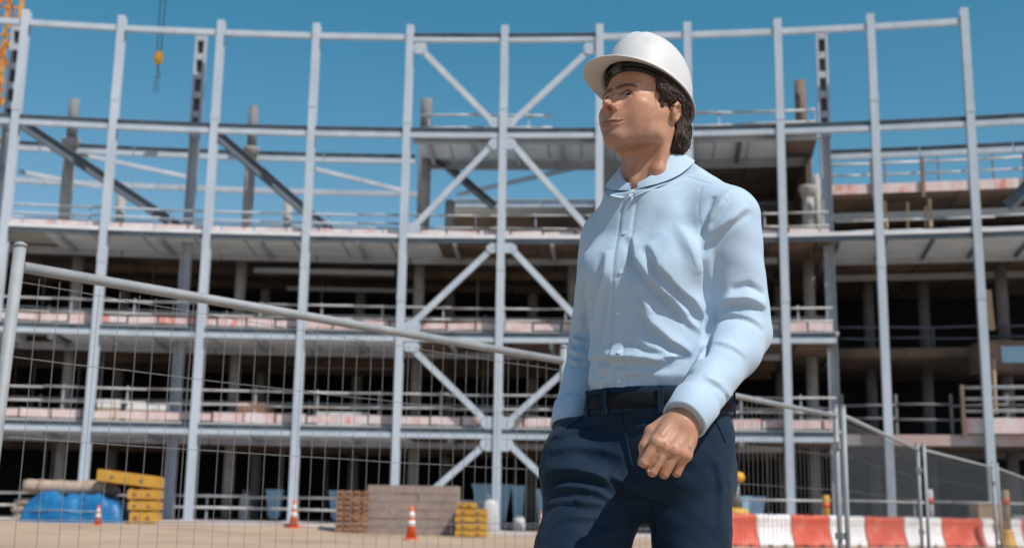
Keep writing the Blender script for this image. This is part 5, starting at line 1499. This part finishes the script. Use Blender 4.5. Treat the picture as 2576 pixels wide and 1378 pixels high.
def tcrest(px, A, ws, wg, taper=0.3):
    global TV
    d, t = polydist(TV0, pick(TV0, px)); e = np.clip(t / taper, 0, 1) * np.clip((1 - t) / taper, 0, 1)
    sg = side_of(px, TPX, TPY); w = np.where(sg > 0, ws, wg)
    TV = TV + TN * (A * (np.exp(-(d / w) ** 1.6) - 0.4 * np.where(sg > 0, np.exp(-((d - 2.2 * ws) / (1.3 * ws)) ** 2), 0)) * np.sqrt(e))[:, None]
for px, A, ws, wg in (([(1366, 1196), (1438, 1186), (1516, 1206), (1552, 1240)], 0.016, 0.007, 0.026), ([(1366, 1240), (1440, 1228), (1512, 1242), (1552, 1270)], 0.010, 0.006, 0.012), ([(1370, 1274), (1464, 1262), (1540, 1274)], 0.008, 0.006, 0.012),
                      ([(1400, 1312), (1450, 1302), (1536, 1312)], 0.004, 0.005, 0.012), ([(1470, 1364), (1520, 1348), (1560, 1336)], 0.005, 0.004, 0.010),
                      ([(1400, 1104), (1450, 1084), (1510, 1068), (1565, 1056)], 0.009, 0.007, 0.016), ([(1385, 1140), (1450, 1128), (1520, 1132), (1580, 1150)], 0.006, 0.008, 0.020), ([(1531, 1200), (1590, 1232), (1666, 1254)], 0.014, 0.006, 0.024),
                      ([(1600, 1046), (1660, 1032), (1705, 1014)], 0.007, 0.005, 0.010), ([(1590, 1075), (1640, 1068), (1690, 1050)], 0.005, 0.005, 0.010), ([(1640, 1260), (1652, 1310), (1658, 1370)], 0.006, 0.006, 0.016), ([(1800, 1150), (1815, 1230), (1805, 1330)], 0.005, 0.006, 0.014)):
    tcrest(px, A, ws, wg)
tfold([(1552, 1040), (1560, 1090), (1572, 1150), (1590, 1215)], -0.0035, 0.004, 0.1)
TV = TV + vnormals(TV, TQ) * (0.0014 * noise3(TV0 * np.array([1, 1, 0.7]), 22, 5) + 0.0009 * noise3(TV0, 55, 6))[:, None]
trousers = smooth_obj('trousers', TV, TQ, 'trouser', pman)
# waistband, belt and loops
def ring(z0, z1, off, th, name, m_, parent, n=72, a0=0, a1=2 * math.pi):
    mb = MB(); vs = []; fs = []
    prof = [(z0, 0), (z0, off), (z0 + 0.004, off + th), (z1 - 0.004, off + th), (z1, off), (z1, 0)]
    for z, o in prof:
        a = np.interp(z, WZ, WA); b = np.interp(z, WZ, WB); c = np.interp(z, WZ, WC)
        for k in range(n):
            t_ = a0 + (a1 - a0) * k / n; ct, st = math.cos(t_), math.sin(t_)
            r = (abs(ct / (a + o)) ** 2.2 + abs(st / (b + o)) ** 2.2) ** (-1 / 2.2)
            vs.append((r * ct, c + r * st, z))
    for i in range(len(prof) - 1):
        for k in range(n if a1 - a0 > 6 else n - 1): fs.append((i * n + k, i * n + (k + 1) % n, (i + 1) * n + (k + 1) % n, (i + 1) * n + k))
    mb.add(vs, fs, True); return mb.build(name, m_, parent)
ring(1.060, 1.115, 0.003, 0.003, 'waistband', 'trouser', trousers)
TNf = vnormals(TV, TQ)
for nm, px in (('pocket_welt', [(1466, 1048), (1440, 1066), (1412, 1086), (1388, 1108)]), ('fly_seam', [(1566, 1042), (1574, 1092), (1586, 1150), (1598, 1205)]), ('pocket_welt', [(1788, 1040), (1808, 1075), (1824, 1110)])):
    P = pick(TV, px); k = [np.argmin(((TV - q) ** 2).sum(1)) for q in P]
    mb = MB(); mb.tube([TV[i_] + TNf[i_] * 0.0006 for i_ in k], 0.0022, 6); mb.build(nm, 'trouser', trousers)
belt = ring(1.070, 1.104, 0.0075, 0.003, 'belt', 'belt_leather', pman)
for deg in (35, 62, 118, 150, 200, 270, 340):
    t_ = math.radians(deg); z = 1.086; a = np.interp(z, WZ, WA) + 0.0115; b = np.interp(z, WZ, WB) + 0.0115; c = np.interp(z, WZ, WC)
    ct, st = math.cos(t_), math.sin(t_); r = (abs(ct / a) ** 2.2 + abs(st / b) ** 2.2) ** (-1 / 2.2)
    mb = MB(); mb.box((-0.0018, -0.006, -0.028), (0.0018, 0.006, 0.028)); o = mb.build('belt_loop', 'trouser', trousers, (r * ct, c + r * st, z)); o.rotation_euler = (0, 0, math.atan2(st / b ** 2, ct / a ** 2))

# ---- left hand: a loose fist, back of the hand towards the camera
W0 = AWL + dL / np.linalg.norm(dL) * 0.010
Kc = PL(1688, 1130, 2.325)
hu = Kc - W0; hu /= np.linalg.norm(hu)
hv = w2l(np.array(at(1640, 1112, 2.315))) - w2l(np.array(at(1746, 1132, 2.335))); hv -= hu * (hv @ hu); hv /= np.linalg.norm(hv)
hn = np.cross(hu, hv)
tocam = w2l(CAM) - W0
if hn @ tocam < 0: hn = -hn
KS = 1.02
def hp(u, v, n): return tuple(W0 + KS * (hu * u + hv * v + hn * n))
def build_hand(h=0.0017):
    c = W0 + hu * 0.06
    F = Field(c - 0.13, c + 0.13, h)
    cone(F, hp(-0.05, 0, -0.004), hp(0.012, 0, 0), 0.029 * KS, 0.027 * KS, 0.01)
    # back of the hand as four metacarpal rays plus padding
    mv = [0.030, 0.0105, -0.0095, -0.0285]; mu = [0.076, 0.079, 0.074, 0.067]; mn = [0.002, 0.0045, 0.0038, 0.000]
    for v, u, n_2 in zip(mv, mu, mn):
        cone(F, hp(0.008, v * 0.62, 0.0), hp(u, v, n_2), 0.0150 * KS, 0.0120 * KS, 0.016)
        cone(F, hp(0.010, v * 0.62, -0.012), hp(u * 0.92, v, -0.012), 0.0150 * KS, 0.0110 * KS, 0.016)
        ell(F, hp(u, v, n_2 - 0.001), (0.0092 * KS,) * 3, 0.012)
    lens = [(0.045, 0.027, 0.020), (0.050, 0.031, 0.022), (0.046, 0.029, 0.021), (0.037, 0.022, 0.019)]
    bend = [(24, 92, 48), (26, 96, 50), (30, 96, 50), (34, 94, 50)]; fan = [0.06, 0.0, -0.05, -0.12]
    for i in range(4):
        p = np.array([mu[i], mv[i], mn[i]]); a = 0.0; pts = [p]; 
        for L, bd in zip(lens[i], bend[i]):
            a += math.radians(bd); dvec = np.array([math.cos(a), fan[i] * math.cos(a), -math.sin(a)]); pts.append(pts[-1] + dvec * L)
        rs = [0.0112, 0.0100, 0.0090, 0.0078] if i < 3 else [0.0100, 0.0088, 0.0080, 0.0068]
        P = [hp(*q) for q in pts]
        G = Field(c - 0.13, c + 0.13, h) if False else F
        cone(F, P[0], P[1], rs[0] * KS, rs[1] * KS, 0.0035)
        
        cone(F, P[1], P[2], rs[1] * KS, rs[2] * KS, 0.0015); cone(F, P[2], P[3], rs[2] * KS, rs[3] * KS, 0.002)
    # thumb: leaves the side of the palm and closes against the index
    th = [(0.018, 0.026, -0.014), (0.046, 0.043, -0.026), (0.078, 0.041, -0.034), (0.101, 0.028, -0.042)]
    chain(F, [hp(*q) for q in th], [0.0160 * KS, 0.0125 * KS, 0.0108 * KS, 0.0088 * KS], 0.006)
    ell(F, hp(0.03, -0.024, -0.018), (0.018, 0.018, 0.026), 0.012)
    # clefts between the knuckles and tendons on the back
    for i in range(3):
        va = (mv[i] + mv[i + 1]) / 2; ua = (mu[i] + mu[i + 1]) / 2
        chain(F, [hp(ua + 0.002, va, 0.0185), hp(ua + 0.014, va, 0.0135), hp(ua + 0.030, va - 0.002, 0.001), hp(ua + 0.048, va - 0.004, -0.016)], [0.0012, 0.0032, 0.0030, 0.0026], 0.005, 'sub')
    for v, u in zip(mv, mu): cone(F, hp(0.025, v * 0.75, 0.0120), hp(u - 0.012, v, 0.0145), 0.0012, 0.0016, 0.008)
    V, Q = F.mesh(); V = relax(V, Q, 2, 0.4); return V, Q
GV, GQ = build_hand()
gt = np.ones((len(GV), 3))
kn = np.zeros(len(GV))
for u, v, n_2 in ((0.076, 0.030, 0.012), (0.079, 0.0105, 0.016), (0.074, -0.0095, 0.015), (0.067, -0.0285, 0.010), (0.112, 0.032, -0.018), (0.118, 0.011, -0.018), (0.112, -0.011, -0.018), (0.098, -0.031, -0.018)):
    kn += np.exp(-((GV - np.array(hp(u, v, n_2))) ** 2).sum(1) / 0.009 ** 2)
gt *= 1 - np.clip(kn, 0, 1)[:, None] * np.array([0.02, 0.13, 0.13])
keep_all.append((GV, GQ, gt))
# the other hand, inside the pocket: the same hand mirrored and laid along the forearm
pu = PKT - AWR; pu /= np.linalg.norm(pu); pv = np.array([0.0, 1.0, 0.0]) - pu * pu[1]; pv /= np.linalg.norm(pv); pn = np.cross(pv, pu)
cc = (GV - W0) @ np.stack([hu, hv, hn], 1) * 0.66
RV = AWR + pu * 0.03 + cc[:, :1] * pu + cc[:, 1:2] * pv + cc[:, 2:3] * pn
det = np.linalg.det(np.stack([pu, pv, pn])) * np.linalg.det(np.stack([hu, hv, hn]))
keep_all.append((RV, GQ if det > 0 else GQ[:, ::-1], gt))
# trunk, arms and legs under the clothes
B = Field((-0.30, -0.34, 0.06), (0.30, 0.36, 1.56), 0.010)
B.put(f_torso(-0.024), (-.2, -.2, 1.02), (.2, .2, 1.52), 0)
B.put(f_ell((0, 0, 0.98), (0.125, 0.085, 0.10)), (-.15, -.12, .82), (.15, .12, 1.1), 0.04)
for a, e, w in ((ASL, AEL, AWL), (ASR, AER, AWR)): cone(B, a, e, 0.038, 0.032, 0.02); cone(B, e, w, 0.032, 0.025, 0.02)
for hpz, k_, a_ in (((0.105, 0.045, 0.90), KR, AR_), ((-0.070, 0.0, 0.90), KL, AL_)): cone(B, hpz, k_, 0.066, 0.050, 0.03); cone(B, k_, a_, 0.054, 0.036, 0.02)
BV, BQ = B.mesh(); keep_all.append((BV, BQ, np.ones((len(BV), 3))))
V = []; Q = []; TT = []; n0 = 0
for v, q, t_ in keep_all: V.append(v); Q.append(q + n0); TT.append(t_); n0 += len(v)
body = smooth_obj('body', np.concatenate(V), np.concatenate(Q), 'skin', pman, np.concatenate(TT))
for (c, gz_) in eyes:
    a = np.cross(gz_, [0, 0, 1.0]); a /= np.linalg.norm(a); b = np.cross(a, gz_)
    def cap(r, lo_, hi_, name, m_, par):
        mb = MB(); vs = []; k = 18; rr = np.linspace(lo_, hi_, 7)
        for th in rr:
            for i in range(k): ph = 2 * math.pi * i / k; vs.append(c + r * (gz_ * math.cos(th) + (a * math.cos(ph) + b * math.sin(ph)) * math.sin(th)))
        mb.add(vs, [(j * k + i, j * k + (i + 1) % k, (j + 1) * k + (i + 1) % k, (j + 1) * k + i) for j in range(6) for i in range(k)], True); return mb.build(name, m_, par)
    e_ = cap(0.0131 * HS, 0.001, 1.6, 'eyeball', 'eye_white', body)
    cap(0.01325 * HS, 0.001, 0.60, 'iris', 'iris', body)

# ---- shoes
for a, k_, tilt in ((AR_, KR, 0.0), (AL_, KL, 0.35)):
    F = Field((-0.07, -0.12, -0.13), (0.07, 0.24, 0.06), 0.005)
    cone(F, (0, -0.04, -0.055), (0, 0.10, -0.07), 0.046, 0.046, 0.02); ell(F, (0, 0.15, -0.078), (0.048, 0.07, 0.036), 0.03); cone(F, (0, -0.015, -0.02), (0, -0.01, 0.03), 0.048, 0.046, 0.03)
    F.D = np.maximum(F.D, (-0.098 - F.ax[2])[None, None, :]).astype(np.float32)
    V, Q = F.mesh(); V = relax(V, Q, 2, 0.5)
    sh = smooth_obj('shoe', V, Q, 'shoe', pman); sh.location = tuple(a); sh.rotation_euler = (-tilt, 0, 0)
    mb = MB(); mb.lathe([(0.9, -0.112), (1.0, -0.108), (1.0, -0.097), (0.9, -0.094)], 24, (0, 0.055, 0), sx=0.05, sy=0.155); mb.build('sole', 'rubber', sh)

# ---- hair below the hat
R_ = Field((-0.105, -0.135, -0.15), (0.105, 0.11, 0.10), 0.0022)
ell(R_, (0, -0.008, 0.030), (0.0815, 0.098, 0.088), 0)
for s in (1, -1):
    ell(R_, (s * 0.050, -0.058, -0.028), (0.028, 0.032, 0.040), 0.02)
    ell(R_, (s * 0.030, -0.066, -0.050), (0.030, 0.021, 0.026), 0.02)
    ell(R_, (s * 0.070, 0.000, 0.030), (0.014, 0.050, 0.030), 0.02)
x, y, z = R_.pts(R_.sl((-1, -1, -1), (1, 1, 1)))
zz = z + 0 * x + 0 * y
hl = np.interp(zz.ravel()[:zz.size], [-0.16, -0.055, -0.045, -0.02, -0.005, 0.02, 0.05, 0.10], [-0.040, -0.040, -0.036, -0.032, -0.005, 0.044, 0.052, 0.058]).reshape(zz.shape)   # hairline: hair lies behind it
R_.D = np.maximum(R_.D, (y - hl).astype(np.float32) * 0.8)
for s in (1, -1):
    cone(R_, (s * 0.0705, 0.024, 0.012), (s * 0.0670, 0.022, -0.012), 0.0075, 0.0050, 0.008)       # sideburn
    ell(R_, (s * 0.083, -0.012, -0.012), (0.020, 0.0185, 0.030), 0.004, 'sub')                      # round the ear
    ell(R_, (s * 0.030, -0.105, -0.118), (0.02, 0.02, 0.02), 0.01, 'sub') if False else None
RV_, RQ = R_.mesh(); RV_ = relax(RV_, RQ, 2, 0.5); RN = vnormals(RV_, RQ)
wav = noise3(RV_, 85, 13) * 0.0014 + np.clip(-RV_[:, 2] - 0.02, 0, 0.06) / 0.06 * noise3(RV_, 120, 14) * 0.0030
wav *= np.interp(RV_[:, 1], [-0.02, 0.02], [1.0, 0.35]) 
RV_ = RV_ + RN * wav[:, None]
hair = smooth_obj('hair', h2l(RV_), RQ, 'hair', pman)
mb = MB(); rr = np.random.default_rng(21); RN = vnormals(RV_, RQ)
cand = np.where((RV_[:, 1] < -0.005) & (RV_[:, 2] < 0.035) & (np.hypot(RV_[:, 1] + 0.012, RV_[:, 2] + 0.012) > 0.03))[0]
cand2 = np.where((RV_[:, 1] >= -0.005) & (RV_[:, 2] > -0.012) & (RV_[:, 2] < 0.06))[0]
for i in np.concatenate([rr.choice(cand, 700), rr.choice(cand2, 420)]):
    p = RV_[i]; nrm = RN[i]
    dn = np.array([0, -0.75, -0.66]) if p[2] > -0.03 else np.array([0, -0.25, -0.97])
    if p[1] >= -0.005: dn = np.array([0, -0.92, -0.40]) if p[2] > 0.004 else np.array([0, -0.1, -1.0])
    dn = dn + 0.22 * rr.normal(size=3); dn -= nrm * (dn @ nrm) * 0.9; dn /= np.linalg.norm(dn)
    L = rr.uniform(0.010, 0.020) * (0.7 if p[2] < -0.05 else 1.0) if not (p[1] >= -0.005 and p[2] <= 0.004) else rr.uniform(0.005, 0.010); curl = rr.normal() * 0.5; sd = np.cross(dn, nrm); pts = []; rad = []
    for k in range(5):
        f = k / 4
        pts.append(h2l(p - nrm * 0.0015 + dn * L * f + nrm * (0.0030 * math.sin(f * 3.0)) + sd * curl * L * 0.5 * f * f + nrm * 0.0005 * f * f)); rad.append(0.0013 * (1 - f) ** 0.6 + 0.0003)
    mb.tube(pts, rad, 5, False)
mb.build('hair_locks', 'hair', hair)['kind'] = 'stuff'

# ---- hard hat
def hat():
    nphi, V, Q = 96, [], []
    rx, ry, cy, zr, Ht = 0.0985, 0.1225, -0.004, 0.052, 0.129
    def dome(phi, s, off):
        a = s * math.pi / 2; sc = max(0.0, math.cos(a)) ** 0.72; zz = zr + (Ht + off) * math.sin(a) ** 0.92
        x = (rx + off) * sc * math.sin(phi); y = cy + (ry + off) * sc * math.cos(phi) + 0.020 * math.sin(a)
        if off >= 0:
            rid = (0.0060 * math.exp(-(x / 0.013) ** 4) + 0.0030 * (math.exp(-((abs(x) - 0.034) / 0.006) ** 2))) * min(1, s * 2.2) * (1 if y > -0.125 else 0)
            zz += rid * (0.4 + 0.6 * s)
        return (x, y, zz)
    def brim(phi, f):
        c = math.cos(phi); fr = max(0, c) ** 2.2; bk = max(0, -c) ** 2
        w = 0.011 + 0.044 * fr + 0.000 * bk
        zz = zr - 0.004 - (0.006 + 0.026 * fr + 0.004 * bk) * f ** 1.15
        x = (rx + 0.002 + w * f) * math.sin(phi); y = cy + (ry + 0.002 + w * f * 1.0) * math.cos(phi)
        return (x, y, zz)
    rows = [lambda p, s=s: dome(p, s, 0.0) for s in np.linspace(0.985, 0.0, 26)]
    rows += [lambda p, f=f: brim(p, f) for f in np.linspace(0.12, 1, 7)]
    rows += [lambda p: tuple(np.array(brim(p, 1.0)) + np.array([0, 0, -0.0035]))]
    rows += [lambda p, f=f: tuple(np.array(brim(p, f)) + np.array([0, 0, -0.0036])) for f in np.linspace(0.97, 0.0, 6)]
    rows += [lambda p, s=s: dome(p, s, -0.0035) for s in np.linspace(0.0, 0.98, 14)]
    for fn in rows:
        for k in range(nphi): V.append(fn(2 * math.pi * k / nphi))
    for j in range(len(rows) - 1):
        for k in range(nphi): Q.append((j * nphi + k, j * nphi + (k + 1) % nphi, (j + 1) * nphi + (k + 1) % nphi, (j + 1) * nphi + k))
    V.append((0, cy, V[0][2] + 0.002)); top = len(V) - 1
    T3 = [(top, (k + 1) % nphi, k) for k in range(nphi)]
    return np.array(V), Q, T3
hv_, hq_, ht_ = hat()
def tilt_hat(P):
    t_ = math.radians(8.5); c_, s_ = math.cos(t_), math.sin(t_)
    P = np.asarray(P, float); y_, z_ = P[:, 1], P[:, 2] - 0.04
    return np.stack([P[:, 0], c_ * y_ - s_ * z_, s_ * y_ + c_ * z_ + 0.04], 1) * np.array([0.905, 0.905, 0.905]) + np.array([0.004, 0.005, 0.011])
mb = MB(); mb.add(h2l(tilt_hat(hv_)), [tuple(reversed(q)) for q in hq_] + [tuple(reversed(q)) for q in ht_], True)
hat_o = mb.build('hard_hat', 'hat_white', pman)
def band(z0, z1, rx, ry, cy, th, name, m_, f0=0, f1=2 * math.pi, n=80):
    mb = MB(); vs = []; prof = [(z0, 0), (z1, 0), (z1, th), (z0, th), (z0, 0)]
    for z_, o in prof:
        for k in range(n):
            ph = f0 + (f1 - f0) * k / n; vs.append(((rx + o) * math.sin(ph), cy + (ry + o) * math.cos(ph), z_))
    fs = [(j * n + k, j * n + (k + 1) % n, (j + 1) * n + (k + 1) % n, (j + 1) * n + k) for j in range(4) for k in range(n if f1 - f0 > 6 else n - 1)]
    mb.add(h2l(tilt_hat(np.array(vs))), fs, True); return mb.build(name, m_, hat_o)
band(0.030, 0.060, 0.0850, 0.1025, -0.004, 0.003, 'headband', 'hat_band')
band(0.044, 0.070, 0.0900, 0.1080, -0.004, 0.004, 'suspension_rim', 'hat_band')
for deg in (-75, -160, 75, 160, 0):
    ph = math.radians(deg); vs = []
    c0 = np.array([0.0905 * math.sin(ph), -0.004 + 0.1085 * math.cos(ph), 0.046])
    mb = MB(); mb.box((-0.012, -0.004, -0.016), (0.012, 0.005, 0.012)); R2 = np.array(Matrix.Rotation(-ph, 3, 'Z'))
    mb.v = [tuple(h2l(tilt_hat((c0 + R2 @ np.array(v))[None])[0])) for v in mb.v]; mb.build('clip', 'hat_clip', hat_o)
